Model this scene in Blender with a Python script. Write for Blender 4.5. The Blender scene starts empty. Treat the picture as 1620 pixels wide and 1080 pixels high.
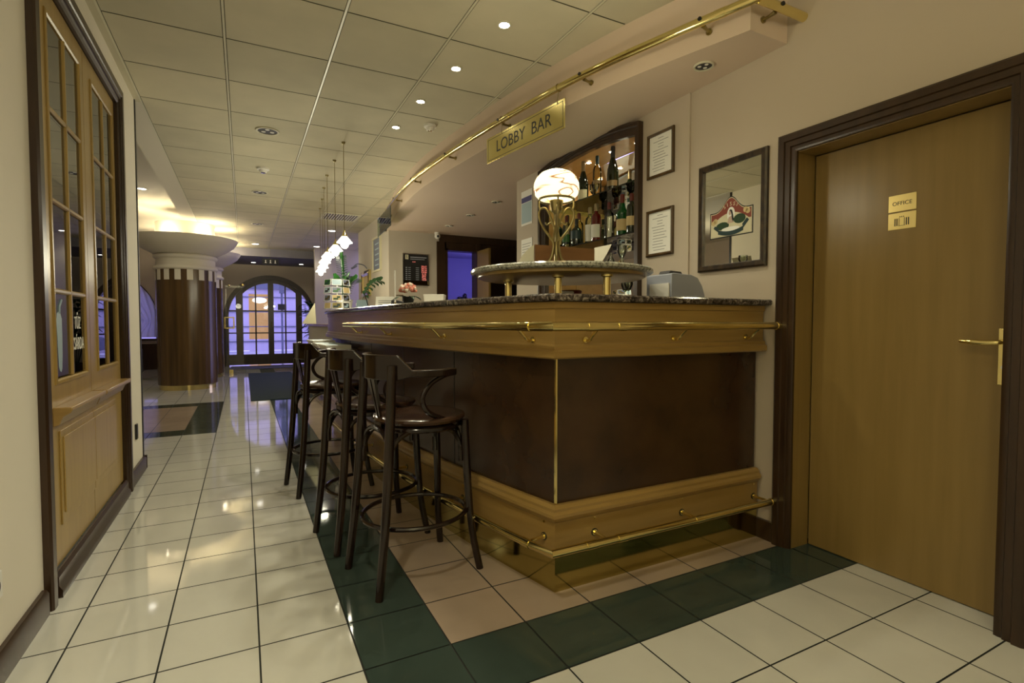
import bpy, math, random
from mathutils import Vector, Matrix
random.seed(7)
PI = math.pi
S = bpy.context.scene
COL = S.collection
# ---------------------------------------------------------------- camera, world, exposure
cam_d = bpy.data.cameras.new('camera'); cam = bpy.data.objects.new('camera', cam_d); COL.objects.link(cam)
cam_d.lens = 18.2635; cam_d.sensor_width = 36; cam_d.clip_start = .02; cam_d.clip_end = 200
_yaw, _pit, _roll = 0.4766839, -0.0364055, -0.0007
cam.location = (0, 0, 1.13414)
_f = Vector((math.sin(_yaw)*math.cos(_pit), math.cos(_yaw)*math.cos(_pit), math.sin(_pit)))
_r = Vector((math.cos(_yaw), -math.sin(_yaw), 0)); _u = _r.cross(_f)
_m = Matrix((_r, _u, -_f)).transposed().to_4x4()
_m.translation = cam.location
cam.matrix_world = _m
S.camera = cam
S.view_settings.view_transform = 'Standard'; S.view_settings.look = 'None'
S.view_settings.gamma = 1; S.view_settings.use_curve_mapping = False
S.view_settings.exposure = 0.22
W = bpy.data.worlds.new('dusk'); S.world = W; W.use_nodes = True
bg = W.node_tree.nodes['Background']; bg.inputs[0].default_value = (.46, .42, .90, 1); bg.inputs[1].default_value = 2.5

def lamp(kind, loc, power, color, size=.05, spot=None, blend=.6, aim=None, name='light', sy=None):
    d = bpy.data.lights.new(name, kind); d.energy = power; d.color = color
    if kind == 'AREA':
        d.size = size
        if sy: d.shape = 'RECTANGLE'; d.size_y = sy
    else: d.shadow_soft_size = size
    if kind == 'SPOT': d.spot_size = math.radians(spot or 100); d.spot_blend = blend
    o = bpy.data.objects.new(name, d); COL.objects.link(o); o.location = loc
    a = Vector(aim) if aim else Vector((0, 0, -1))
    o.rotation_euler = a.to_track_quat('-Z', 'Y').to_euler()
    return o
WARM = (1, .86, .58); WARM2 = (1, .93, .68); VIO = (.42, .38, 1)
# large lights: dusk daylight outside the entrance, blue daylight in the back room
lamp('POINT', (4.38, 9.0, 1.9), 22, (.44, .38, 1), .08, name='back_room_daylight')
# unseen spots: the first continues the bar row, the others are added fill
for (x, y, e) in ((1.36, 2.09, 24), (-.05, .9, 52), (-.2, -1.3, 48)):
    lamp('SPOT', (x, y, 2.79), e, WARM2, .06, 130, .8, name='unseen_fill_spot')

lamp('SPOT', (1.0, .1, 2.79), 62, (1, .94, .78), .06, 74, .9, aim=(-1.7, 1.35, -1.45), name='unseen_fill_spot')  # extra fill with no fitting, added to brighten the near left wall
# upward fill added out of view to brighten the ceilings, no fittings there
lamp('SPOT', (-.2, -1.2, 1.9), 155, WARM2, .12, 160, .5, aim=(0, .25, 1), name='added_uplight')
lamp('SPOT', (-3.2, 7.5, 2.2), 22, WARM2, .12, 160, .5, aim=(.3, 0, 1), name='added_uplight')

# ---------------------------------------------------------------- materials
MATS = {}
def mat(name, col, rough=.5, metal=0, spec=.5, emit=None, es=0, trans=0, coat=0, alpha=1):
    m = bpy.data.materials.new(name); m.use_nodes = True
    b = m.node_tree.nodes['Principled BSDF']
    b.inputs['Base Color'].default_value = (*col, 1); b.inputs['Roughness'].default_value = rough
    b.inputs['Metallic'].default_value = metal; b.inputs['Specular IOR Level'].default_value = spec
    b.inputs['Transmission Weight'].default_value = trans; b.inputs['Coat Weight'].default_value = coat
    if emit: b.inputs['Emission Color'].default_value = (*emit, 1); b.inputs['Emission Strength'].default_value = es
    MATS[name] = m
    return m
def noisy(name, c1, c2, scale=(8, 8, 8), rough=.5, detail=4, lo=.35, hi=.65, bump=0, metal=0, coat=0, c3=None, dist=0, rscale=1):
    m = mat(name, c1, rough, metal, coat=coat); nt = m.node_tree; N = nt.nodes; L = nt.links
    b = N['Principled BSDF']
    tc = N.new('ShaderNodeTexCoord'); mp = N.new('ShaderNodeMapping'); mp.inputs['Scale'].default_value = scale
    nz = N.new('ShaderNodeTexNoise'); nz.inputs['Scale'].default_value = rscale; nz.inputs['Detail'].default_value = detail
    nz.inputs['Distortion'].default_value = dist
    rp = N.new('ShaderNodeValToRGB'); rp.color_ramp.elements[0].position = lo; rp.color_ramp.elements[1].position = hi
    rp.color_ramp.elements[0].color = (*c1, 1); rp.color_ramp.elements[1].color = (*c2, 1)
    if c3: e = rp.color_ramp.elements.new((lo+hi)/2); e.color = (*c3, 1)
    L.new(tc.outputs['Object'], mp.inputs[0]); L.new(mp.outputs[0], nz.inputs['Vector'])
    L.new(nz.outputs['Fac'], rp.inputs[0]); L.new(rp.outputs[0], b.inputs['Base Color'])
    if bump:
        bp = N.new('ShaderNodeBump'); bp.inputs['Strength'].default_value = bump; bp.inputs['Distance'].default_value = .002
        L.new(nz.outputs['Fac'], bp.inputs['Height']); L.new(bp.outputs[0], b.inputs['Normal'])
    return m
def clear(name, tint=(1, 1, 1), refl=1.45, rough=.0, gcol=(1, 1, 1)):
    m = bpy.data.materials.new(name); m.use_nodes = True; nt = m.node_tree; N = nt.nodes; L = nt.links
    N.remove(N['Principled BSDF']); out = N['Material Output']
    t = N.new('ShaderNodeBsdfTransparent'); t.inputs[0].default_value = (*tint, 1)
    g = N.new('ShaderNodeBsdfGlossy'); g.inputs['Roughness'].default_value = rough; g.inputs[0].default_value = (*gcol, 1)
    fr = N.new('ShaderNodeFresnel'); fr.inputs[0].default_value = refl
    mx = N.new('ShaderNodeMixShader'); L.new(fr.outputs[0], mx.inputs[0]); L.new(t.outputs[0], mx.inputs[1]); L.new(g.outputs[0], mx.inputs[2])
    L.new(mx.outputs[0], out.inputs[0]); MATS[name] = m
    return m
def emis(name, col, st):
    m = mat(name, (.8, .8, .8), .5, emit=col, es=st); return m
M = MATS
noisy('wall_paint', (.47, .40, .31), (.50, .425, .33), (1.5, 1.5, 1.5), .75, bump=.05)
noisy('wall_cream', (.76, .71, .60), (.80, .745, .63), (1.5, 1.5, 1.5), .75, bump=.05)
noisy('wall_dim', (.47, .42, .34), (.50, .445, .36), (1.5, 1.5, 1.5), .75)
noisy('canopy_paint', (.62, .495, .385), (.65, .52, .405), (1.2, 1.2, 1.2), .7)
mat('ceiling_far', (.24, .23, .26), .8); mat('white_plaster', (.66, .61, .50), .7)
noisy('ceiling_tile', (.53, .49, .36), (.58, .53, .39), (3, 3, 3), .85)
noisy('ceiling_tile_b', (.49, .455, .335), (.54, .50, .37), (3, 3, 3), .85)
mat('ceiling_grid', (.62, .59, .45), .4); mat('ceiling_joint', (.10, .095, .06), .9)
mat('grout', (.016, .018, .015), .8)
def tile(name, a, b, r=.08): noisy(name, a, b, (2.2, 2.2, 2.2), r, 5, .3, .7, coat=0)
tile('tile_white', (.52, .51, .455), (.60, .59, .53), .055)
tile('tile_green', (.034, .052, .044), (.050, .072, .060), .06)
tile('tile_pink', (.32, .245, .185), (.42, .325, .25), .12)
noisy('oak', (.32, .20, .065), (.40, .26, .09), (2, 2, 26), .30, 5, .3, .7, bump=.03)
noisy('oak_door', (.215, .140, .042), (.255, .168, .054), (26, 26, 1.6), .30, 5, .3, .7, bump=.02)
noisy('oak_glazed', (.36, .232, .065), (.43, .29, .09), (22, 22, 1.8), .28, 5, .3, .7, bump=.02)
noisy('oak_counter', (.27, .165, .046), (.34, .215, .066), (2.2, 2.2, 30), .28, 5, .3, .7, bump=.03)
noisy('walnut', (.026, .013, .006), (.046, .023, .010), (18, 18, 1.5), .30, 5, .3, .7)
noisy('walnut_panel', (.030, .014, .006), (.055, .026, .011), (5, 5, 5), .27, 6, .3, .7)
noisy('box_wood', (.13, .060, .020), (.19, .090, .032), (3, 14, 14), .35)
noisy('walnut_column', (.042, .024, .008), (.125, .070, .024), (9, 9, .5), .25, 4, .3, .7)
noisy('stool_seat', (.030, .014, .008), (.048, .024, .014), (9, 9, 9), .16, 4, .3, .7)
noisy('stool_wood', (.009, .0042, .0028), (.016, .0075, .005), (14, 14, 3), .16, 4, .3, .7)
noisy('brass', (.80, .67, .28), (.86, .72, .32), (6, 6, 6), .14, 3, metal=1)
noisy('brass_sign', (.72, .60, .22), (.82, .70, .30), (4, 4, 4), .22, 3, metal=1)
noisy('brass_plate', (.46, .39, .13), (.54, .46, .17), (3, 3, 3), .10, 3, metal=1)
noisy('brass_satin', (.72, .56, .20), (.78, .62, .26), (3, 3, 3), .34, 3, metal=1)
noisy('brass_old', (.28, .23, .10), (.36, .30, .14), (30, 30, 30), .30, 3, metal=1)
noisy('granite_pale', (.05, .05, .045), (.50, .50, .43), (80, 80, 80), .16, 6, .32, .62, c3=(.30, .30, .25), dist=.6)
noisy('granite', (.015, .012, .010), (.34, .30, .25), (38, 38, 38), .16, 8, .36, .70, c3=(.09, .07, .06), dist=1.5)
noisy('frame_marbled', (.016, .009, .005), (.060, .036, .015), (50, 50, 18), .3, 6, .4, .7)
mat('black', (.006, .006, .006), .4); mat('dark_grey', (.03, .03, .035), .5); mat('chrome', (.7, .7, .7), .12, 1)
mat('mirror', (.86, .84, .74), .005, 1); mat('paper', (.80, .79, .73), .6); mat('ink', (.10, .10, .10), .6)
mat('white_plastic', (.78, .76, .70), .35); mat('grey_plastic', (.34, .36, .42), .35)
mat('red', (.20, .035, .018), .5); mat('cream', (.60, .56, .38), .5); mat('skin', (.50, .36, .28), .5); mat('pale_pink', (.55, .38, .30), .5)
mat('teal', (.01, .035, .04), .4); mat('foliage', (.025, .11, .02), .4); mat('foliage_dark', (.012, .045, .012), .45)
mat('petal', (.75, .28, .20), .6); mat('petal_white', (.85, .75, .62), .6); mat('purple_board', (.05, .05, .20), .5); mat('pale_blue', (.34, .46, .52), .5)
noisy('mat_fabric', (.010, .022, .030), (.018, .034, .046), (300, 300, 300), .9)
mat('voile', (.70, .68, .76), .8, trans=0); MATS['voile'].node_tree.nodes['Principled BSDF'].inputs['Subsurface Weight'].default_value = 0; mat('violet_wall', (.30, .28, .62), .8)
noisy('niche_wood', (.52, .27, .09), (.60, .33, .12), (14, 3, 14), .35, 4)
clear('clear_glass', (.95, .97, .94), 1.45); clear('green_glass', (.70, .83, .66), 1.5); clear('pane_glass', (.90, .92, .95), 1.45)
clear('dark_pane', (.30, .30, .33), 3.4); clear('bottle_clear', (.86, .90, .86), 1.7)
clear('bottle_straw', (.90, .84, .55), 1.6)
mat('bottle_dark', (.006, .012, .005), .06, spec=.8); mat('bottle_green', (.003, .065, .015), .06, spec=.8); mat('leaflet', (.42, .39, .30), .6); mat('bottle_red', (.10, .006, .005), .08, spec=.8)
mat('foil_gold', (.34, .26, .15), .35, .6); mat('foil_red', (.11, .015, .012), .35); mat('label_tan', (.55, .42, .20), .6)
emis('spot_glow', (1, .93, .75), 26); emis('far_glow', (1, .95, .85), 9); emis('shade_glow', (1, .92, .68), 2.6); emis('led_red', (1, .008, .02), .8); emis('sign_glow', (.4, .6, .5), .3)
mat('shop_glow', (.16, .10, .05), .5, emit=(1, .55, .18), es=.45); emis('shop_lamp', (1, .92, .75), 2)
mat('facade', (.60, .55, .66), .85); mat('facade_light', (.70, .68, .78), .85); mat('pavement', (.55, .55, .60), .8); mat('steel_blue', (.14, .16, .22), .5)
def voile():
    nt = MATS['voile'].node_tree; N = nt.nodes; L = nt.links
    t = N.new('ShaderNodeBsdfTranslucent'); t.inputs[0].default_value = (.85, .83, .92, 1); mx = N.new('ShaderNodeMixShader'); mx.inputs[0].default_value = .6
    L.new(N['Principled BSDF'].outputs[0], mx.inputs[1]); L.new(t.outputs[0], mx.inputs[2]); L.new(mx.outputs[0], N['Material Output'].inputs[0])
voile()
# patterned lamp globe: glowing milk glass with rust-red veins
def globe_mat():
    m = bpy.data.materials.new('veined_globe'); m.use_nodes = True; nt = m.node_tree; N = nt.nodes; L = nt.links; b = N['Principled BSDF']
    tc = N.new('ShaderNodeTexCoord'); mp = N.new('ShaderNodeMapping'); mp.inputs['Scale'].default_value = (4.5, 4.5, 13); mp.inputs['Rotation'].default_value = (.5, .3, 0)
    nz = N.new('ShaderNodeTexNoise'); nz.inputs['Scale'].default_value = 1.0; nz.inputs['Detail'].default_value = 2.5; nz.inputs['Distortion'].default_value = 1.2
    rp = N.new('ShaderNodeValToRGB'); cr = rp.color_ramp
    cr.elements[0].position = .462; cr.elements[0].color = (1, .90, .58, 1); cr.elements[1].position = .532; cr.elements[1].color = (1, .90, .58, 1)
    e = cr.elements.new(.493); e.color = (.30, .13, .05, 1); e = cr.elements.new(.507); e.color = (.30, .13, .05, 1)
    L.new(tc.outputs['Object'], mp.inputs[0]); L.new(mp.outputs[0], nz.inputs['Vector']); L.new(nz.outputs['Fac'], rp.inputs[0])
    L.new(rp.outputs[0], b.inputs['Base Color']); L.new(rp.outputs[0], b.inputs['Emission Color']); b.inputs['Emission Strength'].default_value = 1.25; b.inputs['Roughness'].default_value = .2
    MATS['veined_globe'] = m
globe_mat()

# ---------------------------------------------------------------- mesh builder
def frm(o, ux, uy=(0, 0, 1)):
    o = Vector(o); ux = Vector(ux).normalized(); uy = Vector(uy).normalized(); n = ux.cross(uy)
    return lambda x, y, d=0: o + ux*x + uy*y + n*d
ID = lambda x, y, z=0: Vector((x, y, z))
class MB:
    def __init__(s): s.v = []; s.f = []; s.mi = []; s.cur = 0
    def add(s, vs, fs):
        b = len(s.v); s.v += [Vector(p) for p in vs]
        for f in fs: s.f.append([i+b for i in f]); s.mi.append(s.cur)
        return s
    def box(s, x0, x1, y0, y1, z0, z1, T=ID):
        P = [T(x, y, z) for z in (z0, z1) for y in (y0, y1) for x in (x0, x1)]
        return s.add(P, [(0, 2, 3, 1), (4, 5, 7, 6), (0, 1, 5, 4), (2, 6, 7, 3), (0, 4, 6, 2), (1, 3, 7, 5)])
    def quad(s, a, b, c, d): return s.add([a, b, c, d], [(0, 1, 2, 3)])
    def prism(s, poly, z0, z1, T=ID):
        n = len(poly); P = [T(x, y, z0) for x, y in poly] + [T(x, y, z1) for x, y in poly]
        return s.add(P, [tuple(range(n-1, -1, -1)), tuple(range(n, 2*n))] + [(i, (i+1) % n, n+(i+1) % n, n+i) for i in range(n)])
    def rings(s, R, closed=False, cap=True, loop=True):
        n = len(R[0]); P = [p for r in R for p in r]; F = []
        m = len(R)
        for i in range(m if closed else m-1):
            j = (i+1) % m
            for k in range(n if loop else n-1):
                l = (k+1) % n; F.append((i*n+k, i*n+l, j*n+l, j*n+k))
        if cap and not closed and loop: F.append(tuple(range(n-1, -1, -1))); F.append(tuple((m-1)*n+k for k in range(n)))
        return s.add(P, F)
    def tube(s, pts, r, seg=12, closed=False, smooth=0):
        pts = [Vector(p) for p in pts]
        if smooth: pts = spline(pts, smooth, closed)
        n = len(pts); R = []; prev = None
        for i, p in enumerate(pts):
            if closed: t = pts[(i+1) % n]-pts[i-1]
            else: t = pts[min(i+1, n-1)]-pts[max(i-1, 0)]
            t.normalize()
            if prev is None: a = t.orthogonal().normalized()
            else: a = (prev - t*prev.dot(t)).normalized()
            prev = a; b = t.cross(a)
            q = r[min(int(i*len(r)/n), len(r)-1)] if isinstance(r, (list, tuple)) else r
            if isinstance(r, (list, tuple)):
                x = i/(n-1)*(len(r)-1); k = min(int(x), len(r)-2); q = r[k]+(r[k+1]-r[k])*(x-k)
            R.append([p+(a*math.cos(2*PI*k/seg)+b*math.sin(2*PI*k/seg))*q for k in range(seg)])
        return s.rings(R, closed)
    def cyl(s, a, b, r, seg=20): return s.tube([a, b], r, seg)
    def lathe(s, prof, c=(0, 0, 0), seg=28, T=None, a0=0, a1=2*PI):
        c = Vector(c); full = abs(a1-a0-2*PI) < 1e-6; n = seg if full else seg+1
        R = []
        for (r, z) in prof:
            row = []
            for k in range(n):
                a = a0+(a1-a0)*k/seg; p = Vector((r*math.cos(a), r*math.sin(a), z))
                row.append(T(*p) if T else c+p)
            R.append(row)
        ends = prof[0][0] > 1e-6 and prof[-1][0] > 1e-6
        return s.rings(R, ends, False, full)
    def blob(s, c, r, seg=10):
        rx, ry, rz = r if isinstance(r, (tuple, list)) else (r, r, r); c = Vector(c)
        R = []
        for i in range(seg//2+1):
            a = -PI/2+PI*i/(seg//2); q = max(math.cos(a), .02)
            R.append([c+Vector((rx*q*math.cos(2*PI*k/seg), ry*q*math.sin(2*PI*k/seg), rz*math.sin(a))) for k in range(seg)])
        return s.rings(R)
    def sweep(s, path, prof, closed=False):
        """path: list of (x,y); prof: closed list of (out, z); out is along the path's left normal"""
        n = len(path); R = []
        for i in range(n):
            p = Vector(path[i]); a = Vector(path[i-1]) if (i > 0 or closed) else None; b = Vector(path[(i+1) % n]) if (i < n-1 or closed) else None
            d1 = (p-a).normalized() if a is not None else None; d2 = (b-p).normalized() if b is not None else None
            if d1 is None: d1 = d2
            if d2 is None: d2 = d1
            n1 = Vector((-d1.y, d1.x)); n2 = Vector((-d2.y, d2.x)); m = (n1+n2).normalized(); k = 1/max(m.dot(n1), .3)
            R.append([Vector((p.x+m.x*k*o, p.y+m.y*k*o, z)) for o, z in prof])
        return s.rings(R, closed)
    def frame(s, T, x0, x1, y0, y1, prof):
        """mitred picture frame; prof closed list of (inset, depth)"""
        R = []
        for (x, y, sx, sy) in ((x0, y0, 1, 1), (x1, y0, -1, 1), (x1, y1, -1, -1), (x0, y1, 1, -1)):
            R.append([T(x+sx*o, y+sy*o, d) for o, d in prof])
        return s.rings(R, True)
    def text(s, t, size, T, depth=.001, align='CENTER', extrude=.0006):
        cu = bpy.data.curves.new('t', 'FONT'); cu.body = t; cu.size = size; cu.align_x = align; cu.align_y = 'CENTER'; cu.extrude = extrude
        cu.resolution_u = 3
        o = bpy.data.objects.new('t', cu); COL.objects.link(o)
        me = bpy.data.meshes.new_from_object(o.evaluated_get(bpy.context.evaluated_depsgraph_get()))
        s.add([T(v.co.x, v.co.y, v.co.z+depth) for v in me.vertices], [tuple(p.vertices) for p in me.polygons])
        bpy.data.objects.remove(o); bpy.data.curves.remove(cu); bpy.data.meshes.remove(me)
        return s
    def build(s, name, m, parent=None, bevel=0, sharp=32, label=None):
        mats = m if isinstance(m, (list, tuple)) else [m]
        if parent is not None: org = Vector(parent['_o']) if '_o' in parent else Vector((0, 0, 0))
        else:
            lo = Vector([min(p[i] for p in s.v) for i in range(3)]); hi = Vector([max(p[i] for p in s.v) for i in range(3)])
            org = Vector(((lo.x+hi.x)/2, (lo.y+hi.y)/2, lo.z))
        me = bpy.data.meshes.new(name); me.from_pydata([p-org for p in s.v], [], s.f)
        for mm in mats: me.materials.append(M[mm] if isinstance(mm, str) else mm)
        me.polygons.foreach_set('material_index', s.mi); me.polygons.foreach_set('use_smooth', [True]*len(s.f))
        me.validate(); me.update()
        try: me.set_sharp_from_angle(angle=math.radians(sharp))
        except Exception: pass
        o = bpy.data.objects.new(name, me); COL.objects.link(o)
        if parent is not None:
            o.parent = parent; o['_o'] = tuple(org)
        else: o.location = org; o['_o'] = tuple(org)
        if bevel:
            b = o.modifiers.new('bevel', 'BEVEL'); b.width = bevel; b.segments = 2; b.limit_method = 'ANGLE'; b.angle_limit = math.radians(40)
        if label: o['label'] = label
        return o
def spline(pts, n=6, closed=False):
    pts = [Vector(p) for p in pts]; out = []; m = len(pts)
    for i in range(m if closed else m-1):
        if closed: p0, p1, p2, p3 = pts[i-1], pts[i], pts[(i+1) % m], pts[(i+2) % m]
        else: p0, p1, p2, p3 = pts[max(i-1, 0)], pts[i], pts[i+1], pts[min(i+2, m-1)]
        for k in range(n):
            t = k/n; out.append(.5*((2*p1)+(p2-p0)*t+(2*p0-5*p1+4*p2-p3)*t*t+(3*p1-p0-3*p2+p3)*t**3))
    if not closed: out.append(pts[-1])
    return out
def thing(name, label, cat, loc=(0, 0, 0), group=None):
    o = bpy.data.objects.new(name, None); COL.objects.link(o); o.location = loc; o['_o'] = tuple(loc); o.empty_display_size = .05
    o['label'] = label; o['category'] = cat
    if group: o['group'] = group
    return o
def tag(o, label, cat, group=None, kind=None):
    o['label'] = label; o['category'] = cat
    if group: o['group'] = group
    if kind: o['kind'] = kind
    return o
def struct(o, label=None, cat=None):
    o['kind'] = 'structure'
    if label: o['label'] = label
    if cat: o['category'] = cat
    return o
def dup(root, loc, label, rz=None, group=None):
    r = root.copy(); COL.objects.link(r); r.location = loc; r['label'] = label
    if rz is not None: r.rotation_euler = (0, 0, rz)
    if group: r['group'] = group
    for ch in [c for c in bpy.data.objects if c.parent == root]:
        c = ch.copy(); COL.objects.link(c); c.parent = r
        for g in [q for q in bpy.data.objects if q.parent == ch]:
            d = g.copy(); COL.objects.link(d); d.parent = c
    return r
def circle(cx, cy, r, n=48, a0=0, a1=2*PI): return [(cx+r*math.cos(a0+(a1-a0)*k/n), cy+r*math.sin(a0+(a1-a0)*k/n)) for k in range(n)]
def arch_fill(mb, T, x0, x1, z0, z1, hx0, hx1, hz0, top, d0, d1, n=24):
    """wall slab with an opening hx0..hx1 from hz0 up to top(x)"""
    mb.box(x0, hx0, z0, z1, d0, d1, T); mb.box(hx1, x1, z0, z1, d0, d1, T)
    if hz0 > z0: mb.box(hx0, hx1, z0, hz0, d0, d1, T)
    for k in range(n):
        a = hx0+(hx1-hx0)*k/n; b = hx0+(hx1-hx0)*(k+1)/n
        mb.prism([(a, top(a)), (b, top(b)), (b, z1), (a, z1)], d0, d1, T)

# ---------------------------------------------------------------- floor and ceiling
TX = lambda c: .3*c-.5693
TY = lambda r: 1.69275-.296322*r
mb = MB(); mb.box(-5, 4.7, -3.0, 16, -.12, -.003)
for c in range(-14, 18):
    for r in range(-48, 16):
        xa, xb = TX(c)+.003, TX(c+1)-.003; yb, ya = TY(r)-.003, TY(r+1)+.003
        if xb > 4.65 or ya < -2.98: continue
        k = 1
        if (c == 3 and r <= 0) or (r == 0 and c >= 3): k = 2
        elif c >= 4 and r < 0: k = 3
        elif c <= 0 and -23 <= r <= -16: k = 2 if (c == 0 or r in (-23, -16) or c == -7) else (3 if c > -7 else 1)
        mb.cur = k; mb.quad((xa, ya, 0), (xb, ya, 0), (xb, yb, 0), (xa, yb, 0))
struct(mb.build('floor', ['grout', 'tile_white', 'tile_green', 'tile_pink']), 'glossy floor of cream, green and pink square tiles', 'floor')
CZ = 2.82
mb = MB(); mb.box(-.80, 2.6, -3, 13.2, CZ+.004, CZ+.15); mb.cur = 2; mb.box(-.72, -.670, -3, 4.9, CZ, CZ+.003); mb.cur = 0
for c in range(-1, 5):
    xa = -.072+.594*c; xb = min(xa+.594, 2.6)
    mb.cur = 1; mb.box(xa-.006, xa+.006, -3, 13.2, CZ-.0015, CZ+.004)
    for r in range(-11, 18):
        ya = 2.975+.6*r; yb = ya+.6
        if yb < -3 or ya > 13.19: continue
        mb.cur = 2+((c*7+r*5+(r*c) % 3) % 2)
        mb.quad((xa+.010, max(ya+.0045, -3), CZ), (xa+.010, min(yb-.0045, 13.2), CZ), (xb-.010, min(yb-.0045, 13.2), CZ), (xb-.010, max(ya+.0045, -3), CZ))
struct(mb.build('ceiling', ['ceiling_joint', 'ceiling_grid', 'ceiling_tile', 'ceiling_tile_b']), 'suspended ceiling of square olive cream tiles', 'ceiling')
mb = MB(); mb.box(-5, -.85, 4.9, 15.2, 3.05, 3.15); mb.box(-.86, -.66, 4.9, 13.2, 2.82, 3.15)
struct(mb.build('ceiling', 'white_plaster'), 'plain raised ceiling over the left part of the lobby', 'ceiling')
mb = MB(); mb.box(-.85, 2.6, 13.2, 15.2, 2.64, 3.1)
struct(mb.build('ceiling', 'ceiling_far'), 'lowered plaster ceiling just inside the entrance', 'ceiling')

# ---------------------------------------------------------------- walls
# left wall with an opening for the double door (Y 2.70 .. 4.20, up to 2.53)
WL = -.71
mb = MB(); mb.box(WL-.09, WL, -3, 2.70, 0, CZ+.1); mb.box(WL-.09, WL, 4.19, 4.86, 0, CZ+.1); mb.box(WL-.09, WL, 2.70, 4.19, 2.56, CZ+.1)
struct(mb.build('wall_left', 'wall_cream'), 'cream wall on the left', 'wall')
mb = MB(); mb.box(WL-.10, WL+.006, 4.855, 4.885, 0, CZ+.1)
struct(mb.build('trim_1', 'black'), 'thin black corner trim on the end of the left wall', 'trim')
mb = MB()
for a, b in ((-3, 2.585), (4.285, 4.86)): mb.prism([(0, 0), (.022, 0), (.022, .085), (.014, .10), (0, .10)], a, b, lambda x, y, z: Vector((WL+x, z, y)))
mb.box(WL-.10, WL+.022, 4.886, 4.905, 0, .1)
struct(mb.build('baseboard_left', 'walnut'))
# room behind the glazed double door
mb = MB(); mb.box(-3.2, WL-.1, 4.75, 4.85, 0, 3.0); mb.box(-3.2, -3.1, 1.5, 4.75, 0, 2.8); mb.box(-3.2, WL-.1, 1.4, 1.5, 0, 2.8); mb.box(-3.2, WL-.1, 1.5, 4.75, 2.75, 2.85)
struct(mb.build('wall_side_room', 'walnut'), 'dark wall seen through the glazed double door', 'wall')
# right wall X=2.42 with office door opening and bottle niche
WR = 2.42
T = frm((WR, 0, 0), (0, -1, 0))      # x = -Y, d = -X
mb = MB()
mb.box(3.0-6, 3.0, 0, 0, 0, 0) if False else None
mb.box(-.80, 3.0, 0, CZ+.1, -.36, 0, T)                       # Y -3 .. .80
mb.box(-1.68, -.80, 2.01, CZ+.1, -.36, 0, T)
mb.box(-2.33, -1.68, 0, CZ+.1, -.36, 0, T)
NT = lambda x: 2.44+.055*(1-((x+3.41)/.62)**2)
arch_fill(mb, T, -4.56, -2.33, 0, CZ+.1, -4.03, -2.79, 1.27, NT, -.36, .012)
mb.box(-1.68, -.80, 0, 2.01, -.36, -.24, T)
struct(mb.build('wall_right', 'wall_paint'), 'warm beige wall with the office door and the bottle niche', 'wall')
mb = MB(); mb.box(-1.83, -1.727, 0, .10, 0, .02, T); mb.box(-.75, 3.0, 0, .10, 0, .02, T)
struct(mb.build('baseboard_right', 'walnut'))
mb = MB(); mb.box(-.8, 2.5, -3.1, -3.0, 0, CZ+.1)
struct(mb.build('wall_front', 'wall_cream'), 'cream wall behind the camera', 'wall')
# pilaster and reception back wall (Y = 7.8)
mb = MB(); mb.box(1.95, 2.80, 7.8, 10.1, 0, CZ+.05)
struct(mb.build('wall_pilaster', 'wall_dim'), 'cream wall block behind the reception', 'wall')
mb = MB(); mb.box(2.80, 2.86, 7.8, 7.95, 2.28, 2.52); mb.box(2.74, 4.6, 7.78, 7.95, 2.40, 2.515); mb.box(3.36, 4.6, 7.8, 7.95, 0, 2.40); mb.box(2.70, 2.83, 7.78, 7.95, 0, 2.40)
mb.box(2.83, 3.36, 7.80, 7.95, 2.30, 2.40)
mb.box(3.36, 3.42, 7.74, 7.80, 0, 2.40)
struct(mb.build('wall_reception', 'walnut'), 'dark wood panelled wall around the back doorway', 'wall')
mb = MB(); mb.box(4.55, 4.65, 4.4, 11, 0, 2.6); mb.box(2.78, 4.6, 4.45, 4.56, 0, 2.6)
struct(mb.build('wall_back_office', 'walnut'), 'dark wood wall of the recess behind the bar', 'wall')
mb = MB(); mb.box(2.80, 4.55, 10.4, 10.5, 0, 2.6); mb.box(2.8, 4.55, 7.96, 10.4, 2.5, 2.6)
struct(mb.build('wall_blue_room', 'violet_wall'), 'wall of the back room lit blue', 'wall')
# wall block left of the pilaster, and far walls
mb = MB(); mb.box(1.46, 4.6, 12.6, 12.75, 0, CZ+.05)
struct(mb.build('wall_far_right', 'wall_dim'), 'pale wall behind the reception plants', 'wall')
mb = MB(); mb.box(2.42, 2.6, 12.7, 15.3, 0, 3)
struct(mb.build('wall_vestibule', 'wall_paint'))
T2 = frm((0, 15.2, 0), (1, 0, 0))
mb = MB(); ar = lambda x: 1.28+math.sqrt(max(1.10**2-(x-.65)**2, 0)); aw = lambda x: 1.25+math.sqrt(max(1.1**2-(x+2.95)**2, 0))
arch_fill(mb, T2, -.95, 2.5, 0, 3.15, -.45, 1.75, 0, ar, -.25, 0, 32)
arch_fill(mb, T2, -5, -.95, 0, 3.15, -4.05, -1.85, .74, aw, -.25, 0, 32)
struct(mb.build('wall_entrance', 'wall_paint'), 'far wall with the arched entrance door', 'wall')
mb = MB(); mb.box(-5, -4.9, 4.8, 15.3, 0, 3.15); mb.box(-5, -3.2, 4.75, 4.85, 0, 3.15)
struct(mb.build('wall_far_left', 'wall_paint'))
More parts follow.
